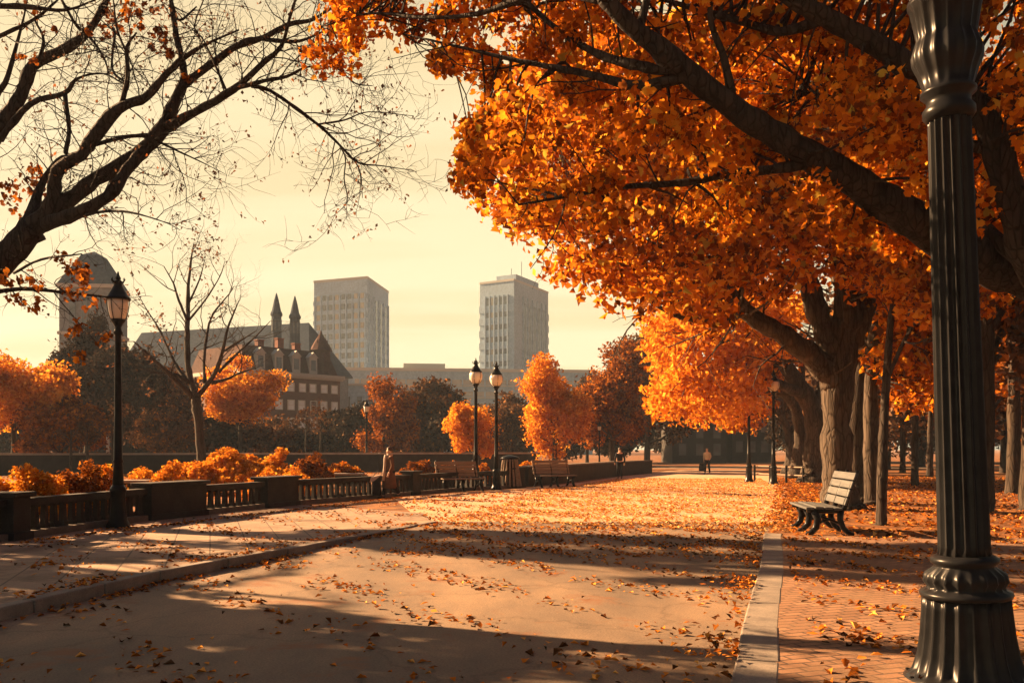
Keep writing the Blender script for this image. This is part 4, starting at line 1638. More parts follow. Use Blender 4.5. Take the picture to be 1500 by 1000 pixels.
# ---- the bare tree whose limbs rise across the upper left
def bare_near_tree():
    rng = np.random.default_rng(41)
    base = np.array([-9.5, 12.5, 0.0])
    t = thing('bare_tree', 'nearly leafless dark tree reaching its forked limbs across the upper left sky', 'tree', base)
    D = 11.9
    mb = MB()
    tips = []
    trunk = [np.append(base + [0, 0, -0.1], 0.42), np.append(base + [0.12, -0.05, 0.5], 0.33), np.append(base + [0.7, -0.2, 1.9], 0.28)] + px_rows([(-60, 440, D, 0.23), (0, 385, D, 0.20), (48, 335, D, 0.185)])
    add_limb(mb, trunk, 12, 5, 0.04, rng)
    second = [np.append(base + [0.7, -0.2, 1.9], 0.24)] + px_rows([(-130, 400, D + 0.5, 0.2), (-60, 270, D + 0.7, 0.17), (0, 183, D + 0.7, 0.115), (32, 138, D + 0.7, 0.09), (48, 97, D + 0.7, 0.08), (98, 71, D + 0.7, 0.07), (128, 47, D + 0.8, 0.06), (157, 0, D + 0.8, 0.045), (185, -60, D + 0.9, 0.03)])
    q2 = add_limb(mb, second, 9, 4, 0.04, rng)
    trunk_top = [(48, 335, D, 0.12)]
    limbs = [
        [(48, 335, D, 0.14), (74, 300, D, 0.10), (85, 250, D - .1, 0.085), (118, 228, D - .2, 0.08), (133, 207, D - .2, 0.085), (173, 160, D - .3, 0.075), (213, 143, D - .4, 0.055), (240, 113, D - .4, 0.045), (268, 86, D - .5, 0.036), (300, 66, D - .5, 0.02), (350, 44, D - .6, 0.010)],
        [(40, 338, D, 0.11), (60, 272, D + .3, 0.05), (85, 237, D + .2, 0.05), (112, 230, D, 0.05)],
        [(60, 322, D, 0.13), (100, 292, D + .1, 0.105), (140, 263, D + .1, 0.10), (187, 235, D + .2, 0.10), (227, 203, D + .2, 0.105), (249, 163, D + .2, 0.085), (268, 123, D + .3, 0.06), (267, 93, D + .3, 0.05), (256, 40, D + .4, 0.04), (249, -10, D + .4, 0.03)],
        [(62, 330, D, 0.10), (110, 313, D - .2, 0.085), (158, 287, D - .2, 0.08), (187, 247, D, 0.075), (215, 216, D + .2, 0.08)],
        [(238, 190, D + .2, 0.075), (287, 163, D, 0.06), (343, 130, D - .2, 0.05), (388, 90, D - .3, 0.036), (412, 68, D - .4, 0.028), (424, 28, D - .4, 0.02), (436, -12, D - .4, 0.014)],
        [(266, 127, D + .3, 0.055), (307, 96, D + .4, 0.052), (350, 66, D + .5, 0.05), (384, 56, D + .5, 0.042), (424, 36, D + .6, 0.034), (460, 28, D + .6, 0.025), (500, 2, D + .7, 0.016)],
        [(384, 57, D + .5, 0.034), (410, 60, D + .4, 0.03), (440, 60, D + .4, 0.022), (475, 46, D + .4, 0.012)],
        [(343, 130, D - .2, 0.035), (380, 120, D - .4, 0.026), (420, 112, D - .5, 0.02), (452, 98, D - .5, 0.014), (492, 100, D - .6, 0.010), (520, 122, D - .7, 0.008), (546, 126, D - .7, 0.005)],
        [(368, 125, D - .3, 0.03), (396, 133, D - .2, 0.026), (433, 158, D - .2, 0.024), (472, 188, D - .2, 0.02), (497, 212, D - .2, 0.016), (524, 238, D - .2, 0.012), (560, 243, D - .2, 0.008), (606, 250, D - .2, 0.004)],
        [(466, 182, D - .2, 0.014), (505, 176, D - .3, 0.012), (540, 164, D - .3, 0.008), (606, 170, D - .3, 0.004)],
        [(497, 212, D - .2, 0.012), (506, 232, D - .1, 0.010), (504, 262, D - .1, 0.008), (508, 296, D - .1, 0.006), (484, 320, D, 0.003)],
        [(510, 224, D - .2, 0.011), (527, 250, D - .2, 0.009), (531, 290, D - .2, 0.004)],
        [(0, 205, D + .6, 0.05), (44, 153, D + .5, 0.045), (94, 137, D + .4, 0.036), (114, 115, D + .4, 0.02), (150, 108, D + .4, 0.012), (180, 122, D + .3, 0.010)],
        [(95, 138, D + .4, 0.03), (101, 190, D + .2, 0.028), (96, 224, D, 0.035)],
        [(138, 212, D - .1, 0.03), (187, 200, D, 0.026), (227, 198, D + .2, 0.036)],
        [(178, 155, D - .3, 0.04), (187, 115, D - .4, 0.03), (186, 70, D - .4, 0.022), (200, 48, D - .5, 0.012)],
        [(187, 80, D - .4, 0.018), (172, 45, D - .4, 0.014), (166, 0, D - .4, 0.01)],
        [(160, 40, D + .8, 0.02), (168, 48, D + .6, 0.018), (164, 100, D + .2, 0.016), (184, 122, D - .2, 0.018)],
        [(-20, 8, D + .2, 0.04), (40, 10, D + .2, 0.036), (95, 15, D + .2, 0.02), (140, 0, D + .2, 0.012)],
        [(-10, 57, D + .4, 0.035), (48, 30, D + .4, 0.022), (85, 0, D + .4, 0.014)],
        [(90, 0, D + .4, 0.018), (112, 38, D + .5, 0.022), (124, 45, D + .7, 0.03)],
        [(128, 50, D + .8, 0.02), (150, 80, D + .4, 0.013), (160, 108, D + .1, 0.013)],
        [(-5, 140, D + .8, 0.05), (12, 110, D + .8, 0.036), (34, 28, D + .8, 0.016), (40, 0, D + .8, 0.01)],
        [(48, 108, D + .7, 0.04), (64, 62, D + .6, 0.022), (50, 28, D + .6, 0.014)],
        [(116, 318, D - .1, 0.02), (150, 310, D - .5, 0.018), (190, 311, D - .8, 0.014), (240, 325, D - 1, 0.007), (264, 337, D - 1, 0.004)],
        [(-20, 430, D - .6, 0.035), (30, 423, D - .7, 0.026), (95, 428, D - .8, 0.020), (165, 436, D - 1, 0.008)],
        [(20, 400, D - .5, 0.02), (60, 380, D - .7, 0.016), (120, 372, D - .9, 0.008)],
        [(227, 205, D + .2, 0.02), (262, 222, D + .1, 0.014), (292, 236, D, 0.008), (330, 255, D, 0.003)],
        [(250, 0, D + .4, 0.03), (262, 30, D + .4, 0.02), (288, 10, D + .5, 0.01)],
        [(330, 130, D, 0.02), (300, 62, D + .3, 0.012), (285, 40, D + .3, 0.01), (300, -5, D + .4, 0.008)],
    ]
    lines = []
    for L in limbs:
        p, r = add_limb(mb, px_rows(L), 7, 4, 0.06, rng)
        lines.append((p, r))
    mb.build('trunk', M['bark_near'], t, smooth=True, offset=base)
    tw = MB()
    for p, r in lines + [q2]:
        twigs_along(tw, p, r, rng, every=2, length=0.8, r=0.009, level=2, tips=tips, spread=0.9, up=0.03)
    for k in (8, 7, 9, 10, 11, 27, 24, 25):
        p, r = lines[k]
        twigs_along(tw, p, r, rng, every=2, length=0.42, r=0.006, level=1, tips=tips, spread=0.9, up=-0.05, down=0.5)
    tw.build('twigs', M['bark_near'], t, offset=base)
    tips = [p for p in tips if rng.random() < 0.3]
    leaves('withered_leaves', [(p, 0.10) for p in tips], 2.6, 0.050, M['leaf_dry'], t, rng, droop=1.2, base=base)
    cl = []
    for (px, py, d, r, n) in [(205, 18, D + .5, 0.28, 9), (180, 30, D + .5, 0.22, 5), (20, 285, D + .8, 0.30, 10), (38, 250, D + .8, 0.2, 4), (245, 60, D + .4, 0.16, 4), (275, 92, D, 0.10, 2), (60, 8, D + .3, 0.2, 4), (10, 410, D - .6, 0.25, 5), (60, 420, D - .8, 0.2, 4), (140, 400, D - .9, 0.22, 4),
                                 (110, 395, D - .7, 0.2, 4), (30, 70, D + .4, 0.12, 2), (92, 46, D + .5, 0.06, 2), (120, 430, D - .8, 0.2, 4), (105, 500, D - 1, 0.2, 3)]:
        for _ in range(n):
            cl.append((P(px + rng.normal() * 22, py + rng.normal() * 14, d + rng.normal() * 0.3), r * 0.6))
    leaves('rusty_leaves', cl, 12, 0.075, M['leaf_rust'], t, rng, maple=True, droop=0.8, base=base)


bare_near_tree()


def in_poly(x, y, poly):
    c = False
    j = len(poly) - 1
    for i in range(len(poly)):
        xi, yi = poly[i]
        xj, yj = poly[j]
        if ((yi > y) != (yj > y)) and (x < (xj - xi) * (y - yi) / (yj - yi) + xi):
            c = not c
        j = i
    return c


def region_clumps(poly, dfun, n, cr, rng, holes=()):
    """leaf clumps through the volume of a crown outlined by poly, each at its own distance"""
    xs = [p[0] for p in poly]
    ys_ = [p[1] for p in poly]
    out = []
    tries = 0
    while len(out) < n and tries < n * 60:
        tries += 1
        x, y = rng.uniform(min(xs), max(xs)), rng.uniform(min(ys_), max(ys_))
        if not in_poly(x, y, poly):
            continue
        if any(((x - h[0]) / h[2]) ** 2 + ((y - h[1]) / h[3]) ** 2 < 1 for h in holes):
            continue
        d = dfun(x, y, rng)
        out.append((P(x, y, d), cr * rng.uniform(0.6, 1.3)))
    return out


def link_twigs(mb, cl, lines, rng, frac=0.6, r=0.02, n=4, maxd=3.5):
    pts = np.concatenate([np.array(p) for p, _ in lines])
    rad_ = np.concatenate([np.array(q) for _, q in lines])
    for c, _ in cl:
        if rng.random() > frac:
            continue
        d = np.linalg.norm(pts - c, axis=1)
        k = int(np.argmin(d + rng.uniform(0, 0.6, len(d))))
        if d[k] > maxd:
            continue
        r0 = min(r, rad_[k] * 0.6)
        ln = bend(pts[k], c, rng, 0.05, n, 0.04)
        mb.tube(ln, [r0 * (1 - 0.8 * i / n) + 0.003 for i in range(n + 1)], 4, cap=False)


# ---- the big near tree off the right edge, its limbs crossing the upper right
def big_near_tree():
    rng = np.random.default_rng(5)
    base = np.array([7.6, 10.2, 0.0])
    t = thing('autumn_tree', 'huge near tree with heavy dark limbs and orange leaves filling the upper right', 'tree', base)
    mb = MB()
    trunk = [np.append(base + [0, 0, -0.1], 0.85), np.append(base + [0, 0, 0.6], 0.58), np.append(base + [-0.1, 0, 2.2], 0.50), np.append(base + [-0.3, -0.2, 3.6], 0.46), np.append(base + [0.1, 0, 6.5], 0.32), np.append(base + [0.4, 0.4, 10.5], 0.14)]
    lines = [add_limb(mb, trunk, 14, 5, 0.03, rng)]
    mb.build('trunk', M['bark_near'], t, smooth=True, offset=base)
    limbs = [
        [(1640, 470, 9.6, 0.34), (1540, 415, 9.3, 0.27), (1450, 385, 9.0, 0.235), (1365, 338, 8.8, 0.20), (1280, 285, 8.6, 0.17), (1180, 225, 8.4, 0.135), (1090, 170, 8.2, 0.115), (1000, 100, 8.0, 0.10), (940, 50, 7.9, 0.09), (888, 0, 7.8, 0.075), (850, -60, 7.7, 0.06), (790, -140, 7.6, 0.04)],
        [(1600, 520, 8.9, 0.24), (1520, 400, 8.4, 0.16), (1478, 280, 8.2, 0.135), (1436, 160, 8.1, 0.11), (1350, 110, 8.0, 0.11), (1300, 76, 7.9, 0.10), (1210, 25, 7.8, 0.085), (1165, 0, 7.7, 0.075), (1090, -60, 7.6, 0.05)],
        [(1195, 236, 8.4, 0.07), (1130, 248, 8.5, 0.045), (1060, 256, 8.6, 0.042), (1000, 268, 8.7, 0.035), (910, 274, 8.9, 0.028), (830, 288, 9.1, 0.018), (760, 300, 9.2, 0.01)],
        [(1000, 102, 8.0, 0.055), (960, 102, 8.1, 0.05), (900, 88, 8.3, 0.042), (850, 66, 8.5, 0.034), (800, 30, 8.7, 0.026), (760, -10, 8.9, 0.02)],
        [(1010, 112, 8.0, 0.05), (935, 126, 8.2, 0.045), (868, 110, 8.4, 0.036), (800, 97, 8.6, 0.028), (735, 84, 8.8, 0.02), (660, 66, 9.1, 0.014), (590, 50, 9.4, 0.008)],
        [(1440, 215, 8.15, 0.06), (1355, 208, 8.4, 0.05), (1282, 172, 8.6, 0.042), (1215, 143, 8.8, 0.03), (1170, 138, 9.0, 0.016)],
        [(1210, 28, 7.8, 0.05), (1145, 46, 8.2, 0.045), (1088, 32, 8.4, 0.036), (1000, 8, 8.6, 0.026), (930, -14, 8.8, 0.02)],
        [(890, 0, 7.8, 0.05), (800, -10, 8.2, 0.036), (700, 20, 8.7, 0.026), (620, 26, 9.1, 0.018), (540, 20, 9.5, 0.012), (470, 40, 9.8, 0.006)],
        [(1075, 160, 8.2, 0.05), (1062, 90, 8.0, 0.034), (1040, 20, 7.9, 0.026), (1060, -50, 7.8, 0.02)],
        [(1520, 400, 8.5, 0.09), (1440, 330, 8.9, 0.07), (1400, 240, 9.3, 0.05), (1330, 180, 9.8, 0.03)],
        [(935, 46, 7.9, 0.045), (945, 10, 7.9, 0.036), (955, -50, 7.9, 0.03)],
    ]
    for L in limbs:
        m1 = MB()
        lines.append(add_limb(m1, px_rows(L), 9, 5, 0.05, rng))
        m1.build('limb', M['bark_near'], t, smooth=True, offset=base)
    poly = [(440, -40), (448, 60), (470, 92), (500, 92), (545, 66), (585, 62), (600, 96), (650, 100), (684, 112), (700, 150), (695, 190), (676, 230), (690, 270), (740, 300), (800, 320), (870, 330), (960, 320), (1050, 330), (1130, 330), (1200, 340), (1300, 350), (1370, 380), (1420, 400), (1520, 440), (1620, 400), (1650, -120), (1300, -260), (900, -260), (600, -160)]
    holes = [(870, 88, 48, 26), (735, 255, 42, 40), (800, 330, 60, 22), (1000, 120, 26, 14), (905, 70, 22, 16)]

    def dep(x, y, r):
        return r.uniform(7.2, 11.8) if x > 700 else r.uniform(8.6, 11.0)
    cl = region_clumps(poly, dep, 760, 0.30, rng, holes)
    # keep the heavy limbs readable: few clumps right in front of them
    big = np.concatenate([np.array(p) for p, _ in lines[1:3]])
    px_big = np.stack([750 + F * big[:, 0] / big[:, 1], HOR - F * (big[:, 2] - EYE) / big[:, 1]], 1)
    keep = []
    for c, r in cl:
        q = np.array([750 + F * c[0] / c[1], HOR - F * (c[2] - EYE) / c[1]])
        k = int(np.argmin(np.linalg.norm(px_big - q, axis=1)))
        if np.linalg.norm(px_big[k] - q) < 55 and c[1] < big[k, 1] + 0.3:
            continue
        keep.append((c, r))
    cl = keep
    # an opening in the boughs on the sunny side lets the light reach the lamp post
    k2 = np.array([S.x / S.z, S.y / S.z])
    la, lb = np.array([3.27, 6.35]), np.array([3.1, 6.35]) - k2 * 5.0
    keep = []
    for c, r in cl:
        g_ = c[:2] - k2 * c[2]
        u = np.clip(np.dot(g_ - la, lb - la) / np.dot(lb - la, lb - la), 0, 1)
        h_ = u * 5.0
        if np.linalg.norm(g_ - (la + (lb - la) * u)) < 0.75 and c[2] > h_ and rng.random() < 0.96:
            continue
        keep.append((c, r))
    cl = keep
    tw = MB()
    link_twigs(tw, cl, lines, rng, 0.7, 0.018, 4, 2.6)
    for p, r in lines[3:]:
        twigs_along(tw, p, r, rng, every=4, length=0.7, r=0.012, level=1, spread=0.8)
    tw.build('twigs', M['bark_near'], t, offset=base)
    leaves('crown', cl, 76, 0.082, M['leaf_orange'], t, rng, maple=True, droop=0.7, base=base)


big_near_tree()


# ---- the old tree behind the pale bench
def row_tree(label, base_px, d, trunk_rows, limb_rows, poly, dr, n, per, leaf, cr, seed, bark, holes=(), mat='leaf_orange', extra=()):
    rng = np.random.default_rng(seed)
    base = np.array(P(base_px, HOR, d))
    base[2] = 0
    t = thing('autumn_tree', label, 'tree', base, 0, 'trees along the right side of the promenade')
    mb = MB()
    lines = [add_limb(mb, px_rows(trunk_rows), 14, 5, 0.02, rng)]
    mb.build('trunk', bark, t, smooth=True, offset=base)
    for L in limb_rows:
        m1 = MB()
        lines.append(add_limb(m1, px_rows(L), 9, 5, 0.05, rng))
        m1.build('limb', bark, t, smooth=True, offset=base)
    cl = region_clumps(poly, lambda x, y, r: d + r.uniform(-dr, dr), n, cr, rng, holes) + list(extra)
    tw = MB()
    link_twigs(tw, cl, lines[1:] or lines, rng, 0.35, 0.05, 5, 7.0)
    for p, r in lines[1:]:
        twigs_along(tw, p, r, rng, every=4, length=1.6, r=0.035, level=2, spread=0.7)
    tw.build('twigs', bark, t, offset=base)
    leaves('crown', cl, per, leaf, M[mat], t, rng, droop=0.6, base=base)
    return t


row_tree('massive old tree with a forked, side-lit trunk just behind the pale bench', 1232, 24.5,
         [(1232, 752, 24.5, 0.72), (1230, 730, 24.5, 0.50), (1226, 670, 24.5, 0.405), (1226, 590, 24.5, 0.39), (1231, 520, 24.5, 0.46), (1236, 470, 24.5, 0.42)],
         [[(1222, 560, 24.5, 0.40), (1200, 530, 24.3, 0.33), (1150, 492, 24.0, 0.28), (1100, 462, 23.7, 0.25), (1060, 425, 23.4, 0.22), (1030, 385, 23.2, 0.18), (1012, 340, 23, 0.12), (980, 290, 22.8, 0.07)],
          [(1222, 520, 24.5, 0.40), (1203, 470, 24.6, 0.33), (1186, 420, 24.8, 0.27), (1176, 380, 25, 0.22), (1150, 320, 25.2, 0.16), (1120, 250, 25.4, 0.10), (1090, 190, 25.5, 0.06)],
          [(1238, 490, 24.5, 0.42), (1240, 430, 24.3, 0.34), (1228, 370, 24.2, 0.26), (1232, 300, 24, 0.18), (1225, 220, 24, 0.10)],
          [(1244, 500, 24.5, 0.40), (1270, 440, 24.8, 0.32), (1292, 400, 25, 0.26), (1340, 340, 25.5, 0.20), (1400, 280, 26, 0.12)],
          [(1185, 415, 24.8, 0.14), (1140, 392, 24.4, 0.12), (1105, 372, 24.2, 0.08), (1060, 350, 24, 0.05)],
          [(1088, 452, 23.7, 0.12), (1064, 470, 23.2, 0.10), (1000, 465, 22.8, 0.07), (930, 430, 22.4, 0.04)],
          [(1050, 415, 23.4, 0.10), (960, 420, 23, 0.07), (880, 400, 22.6, 0.04)],
          [(1025, 380, 23.2, 0.09), (930, 350, 23, 0.06), (830, 330, 22.8, 0.03)]],
         [(700, 200), (690, 250), (735, 310), (790, 345), (800, 385), (830, 405), (880, 415), (900, 440), (960, 425), (1010, 440), (1050, 480), (1090, 425), (1140, 430), (1165, 400), (1200, 390), (1260, 420), (1330, 450), (1400, 470), (1490, 430), (1500, 120), (1200, 20), (900, 40), (760, 110)],
         6.0, 1150, 62, 0.215, 0.72, 11, M['bark_pale'], holes=[(740, 262, 30, 30), (812, 372, 34, 18), (868, 350, 30, 16), (1150, 460, 40, 30)])

row_tree('leaning tree with a long pale limb, second along the right side of the promenade', 1190, 44,
         [(1192, 708, 44, 0.9), (1192, 690, 44, 0.62), (1196, 640, 44, 0.52), (1188, 596, 44, 0.46), (1168, 562, 44, 0.42), (1135, 510, 43.5, 0.34), (1100, 470, 43, 0.24), (1070, 430, 42.5, 0.12)],
         [[(1180, 580, 44, 0.3), (1150, 566, 43, 0.24), (1110, 552, 42.4, 0.18), (1060, 545, 42, 0.10), (1010, 550, 41.6, 0.05)],
          [(1150, 535, 43.6, 0.22), (1110, 520, 43, 0.15), (1060, 500, 42, 0.10), (1000, 490, 41, 0.05)],
          [(1190, 600, 44, 0.3), (1215, 540, 45, 0.22), (1230, 480, 46, 0.14)]],
         [(962, 600), (985, 606), (1010, 590), (1050, 600), (1072, 606), (1098, 585), (1125, 555), (1140, 520), (1180, 460), (1150, 420), (1080, 425), (1000, 440), (940, 455), (950, 500), (968, 540)],
         5.0, 380, 52, 0.30, 0.9, 12, M['bark_pale'], mat='leaf_amber')

row_tree('pale slim leaning tree at the head of the leaning row, third along the promenade', 1166, 50,
         [(1166, 702, 50, 0.7), (1169, 680, 50, 0.42), (1172, 640, 50, 0.34), (1166, 600, 50, 0.30), (1146, 574, 49.5, 0.26), (1110, 556, 49, 0.18), (1060, 548, 48.5, 0.08)],
         [[(1168, 610, 50, 0.22), (1176, 560, 50.5, 0.18), (1170, 500, 51, 0.1)], [(1140, 572, 49.5, 0.18), (1120, 535, 49, 0.12), (1090, 500, 48.5, 0.06)]],
         [(1010, 610), (1060, 620), (1092, 612), (1118, 585), (1140, 550), (1170, 520), (1170, 490), (1100, 500), (1040, 540)],
         4.0, 130, 46, 0.32, 0.9, 13, M['bark_pale'])

row_tree('thin curved tree farthest along the leaning row beside the rail', 1152, 60,
         [(1156, 694, 60, 0.6), (1158, 670, 60, 0.34), (1156, 640, 60, 0.28), (1146, 612, 60, 0.22), (1128, 590, 59, 0.14)],
         [[(1146, 612, 60, 0.16), (1150, 570, 60, 0.12), (1140, 530, 60, 0.06)]],
         [(1050, 618), (1080, 632), (1104, 622), (1120, 596), (1130, 560), (1100, 550), (1060, 570)],
         3.0, 60, 44, 0.34, 0.9, 14, M['bark_pale'])

row_tree('second, darker trunk rising close behind the massive old tree', 1256, 27.5,
         [(1256, 740, 27.5, 0.62), (1256, 722, 27.5, 0.42), (1254, 660, 27.5, 0.36), (1257, 580, 27.5, 0.34), (1268, 500, 27.5, 0.30), (1290, 420, 27.8, 0.22), (1310, 340, 28, 0.12)],
         [[(1262, 540, 27.5, 0.2), (1250, 470, 28, 0.16), (1255, 400, 28.4, 0.1)], [(1276, 470, 27.6, 0.18), (1320, 430, 27.2, 0.13), (1370, 400, 27, 0.06)]],
         [(1290, 560), (1320, 600), (1362, 600), (1370, 520), (1350, 440), (1300, 430), (1270, 480)],
         2.6, 90, 50, 0.23, 0.65, 18, M['bark'])

row_tree('straight pale-sided trunk beside the dark post, just right of the massive old tree', 1277, 26.5,
         [(1278, 742, 26.5, 0.34), (1278, 730, 26.5, 0.24), (1276, 640, 26.5, 0.21), (1276, 540, 26.5, 0.19), (1284, 460, 26.5, 0.17), (1290, 380, 26.5, 0.12), (1300, 300, 26.5, 0.06)],
         [[(1282, 480, 26.5, 0.13), (1310, 420, 26.2, 0.10), (1350, 370, 26, 0.05)], [(1276, 540, 26.5, 0.11), (1262, 470, 27, 0.08), (1250, 400, 27.4, 0.05)]],
         [(1260, 440), (1300, 470), (1360, 470), (1400, 430), (1380, 340), (1300, 300), (1250, 350)],
         2.0, 90, 52, 0.21, 0.6, 15, M['bark_pale'])

row_tree('dark thin sapling trunk close behind the pale bench, right of the pale-sided trunk', 1292, 19.4,
         [(1291, 772, 19.4, 0.20), (1291, 760, 19.4, 0.13), (1292, 700, 19.4, 0.115), (1294, 640, 19.5, 0.10), (1298, 560, 19.6, 0.085), (1305, 470, 19.7, 0.07), (1316, 380, 19.8, 0.04)],
         [[(1298, 560, 19.6, 0.05), (1324, 500, 19.4, 0.04), (1350, 460, 19.2, 0.02)]],
         [(1310, 440), (1340, 470), (1400, 470), (1420, 400), (1370, 340), (1310, 350)],
         1.5, 60, 46, 0.18, 0.5, 16, M['bark'])

# ---- trunks of the shadowy wood on the right
wood_spots = [(1340, 40, 0.16), (1362, 52, 0.18), (1322, 62, 0.2), (1440, 23.5, 0.24), (1484, 33, 0.24), (1450, 44, 0.2), (1512, 24, 0.3), (1398, 58, 0.22), (1300, 74, 0.24), (1470, 62, 0.22), (1540, 44, 0.26), (1350, 84, 0.3), (1430, 82, 0.3), (1500, 80, 0.3), (1262, 62, 0.3), (1232, 76, 0.35), (1280, 92, 0.4), (1390, 98, 0.4), (1205, 88, 0.4), (1560, 66, 0.3)]
for i, (px, d, r) in enumerate(wood_spots):
    b = P(px, HOR, d)
    h = 10 + (i * 37 % 5) * 0.8
    far = d > 55
    w = 3.2 if not far else 5.0
    crown_tree('woodland_tree', 'dark slender tree in the shadowy wood right of the promenade', (b[0], d, 0), h, r, ((0.2, 0, h * 0.68), (w, w, h * (0.36 if not far else 0.5))), 90 if not far else 120, 30, 0.30 if not far else 0.5,
               M['leaf_rust'] if i % 3 == 1 else M['leaf_brown'], M['bark_mid'], 100 + i, group='trees of the wood on the right', cr=1.1 if not far else 1.6, limbs=10, fork=0.45)


def low_crown(name, label, px, d, bot, top, wpx, mat, seed, n=150, per=40, leaf=0.4, group=None, bark='bark_mid', depth=None, cr=None, tr=None, droop=0, shell=0.35, clear=None):
    b = P(px, HOR, d)
    zt = EYE + (HOR - top) / F * d
    zb = max(0.0, EYE + (HOR - bot) / F * d)
    rx = wpx / 2 / F * d
    return crown_tree(name, label, (b[0], d, 0), zt * 0.9, tr or max(0.12, zt * 0.022), ((0, 0, (zt + zb) / 2), (rx * 0.88, (depth or rx) * 0.88, (zt - zb) / 2 * 0.9)), n, int(per * (1.9 if d < 90 else 1.2)), leaf * (0.70 if d < 90 else 0.88), M[mat], M[bark], seed, group, cr=cr or min(rx, (zt - zb) / 2) * 0.28, limbs=16, fork=0.25, shell=shell)


# ---- orange trees in the middle distance
low_crown('orange_tree', 'large bright orange tree standing behind the far bench', 812, 66, 662, 520, 124, 'leaf_amber', 201, 270, 46, 0.34, bark='bark_pale', cr=0.95)
low_crown('orange_tree', 'smaller orange tree with an uneven crown directly behind the two globe lamp posts', 700, 62, 668, 584, 82, 'leaf_amber', 202, 120, 42, 0.30, cr=0.75)
low_crown('orange_tree', 'ragged brown-orange tree right of the large orange one', 896, 72, 658, 490, 120, 'leaf_rust', 203, 230, 34, 0.42, bark='bark_pale', cr=1.1)
low_crown('orange_tree', 'broad dark brown tree with scattered orange leaves between the orange trees and the leaning row', 948, 84, 662, 480, 140, 'leaf_brown', 204, 320, 44, 0.5, cr=1.4)
low_crown('orange_tree', 'spreading orange tree in front of the brick house, behind the bare tree', 352, 78, 618, 522, 130, 'leaf_amber', 205, 150, 40, 0.42, cr=1.1)
low_crown('orange_tree', 'orange tree cut by the left edge of the view, lit on its upper boughs', 20, 62, 640, 514, 190, 'leaf_amber', 206, 210, 42, 0.40, cr=1.1)
low_crown('orange_tree', 'rust brown tree low on the left in front of the evergreen', 92, 60, 668, 572, 120, 'leaf_rust', 207, 150, 42, 0.38, cr=0.9)
low_crown('orange_tree', 'brown tree with an orange sunlit top right of the brick house', 562, 84, 666, 558, 106, 'leaf_rust', 208, 190, 36, 0.42, cr=1.0)
low_crown('brown_tree', 'dark brown rounded tree left of the small orange tree', 630, 92, 666, 560, 120, 'leaf_brown', 209, 260, 44, 0.5, cr=1.2)
low_crown('brown_tree', 'dark brown tree between the small and the large orange trees', 750, 88, 668, 578, 96, 'leaf_brown', 210, 210, 44, 0.48, cr=1.1)
low_crown('brown_tree', 'brown tree low in front of the brick house', 420, 92, 668, 618, 130, 'leaf_brown', 211, 200, 44, 0.5, cr=1.2)
low_crown('brown_tree', 'brown tree hiding the right corner of the brick house', 500, 95, 668, 616, 80, 'leaf_brown', 212, 150, 44, 0.5, cr=1.1)
low_crown('brown_tree', 'brown tree under the bare tree, left of the spreading orange tree', 246, 84, 668, 540, 136, 'leaf_brown', 213, 270, 44, 0.48, cr=1.2)
low_crown('brown_tree', 'broad dark tree behind the left globe lamp, in front of the long grey block', 676, 104, 662, 584, 90, 'leaf_brown', 214, 150, 40, 0.55, cr=1.2)
for i, (px, d, w, top) in enumerate([(860, 112, 150, 560), (985, 118, 140, 540), (1060, 128, 150, 560), (1130, 120, 130, 545), (1195, 108, 120, 520), (1260, 118, 160, 500), (1350, 120, 180, 480), (1450, 116, 190, 470), (1560, 112, 200, 470)]):
    low_crown('brown_tree', 'tall dark tree in the dim row closing the far end of the promenade', px, d, 640, top, w, 'leaf_brown', 230 + i, 190, 40, 0.75, group='dim row of far trees', cr=1.9)

for i, px in enumerate(range(-60, 1640, 74)):
    d = 98 + 9 * math.sin(i * 2.3) if px < 1000 else 96 + 14 * math.sin(i * 1.7)
    if 930 < px < 1150:
        d = 120
    low_crown('thicket', 'dense dark thicket closing the view under the far trees', px + 12 * math.sin(i * 5.1), d, 664, 606 + 12 * math.sin(i * 3.7) - (34 if px > 1150 else 0) + (26 if 360 < px < 530 else 0), 112, 'leaf_dark' if i % 3 else 'leaf_brown', 600 + i, 120, 44, 0.62, group='dim thickets along the far side', cr=1.5, shell=0.2)

# ---- dark evergreen behind the near lamp post
low_crown('evergreen', 'tall dark evergreen behind the near lamp post', 176, 74, 668, 492, 132, 'leaf_dark', 221, 300, 60, 0.42, cr=1.1, shell=0.2)
low_crown('evergreen', 'dark evergreen with a lower broken top left of the near lamp post', 128, 80, 668, 446, 92, 'leaf_dark', 222, 190, 44, 0.45, cr=1.0, shell=0.2)


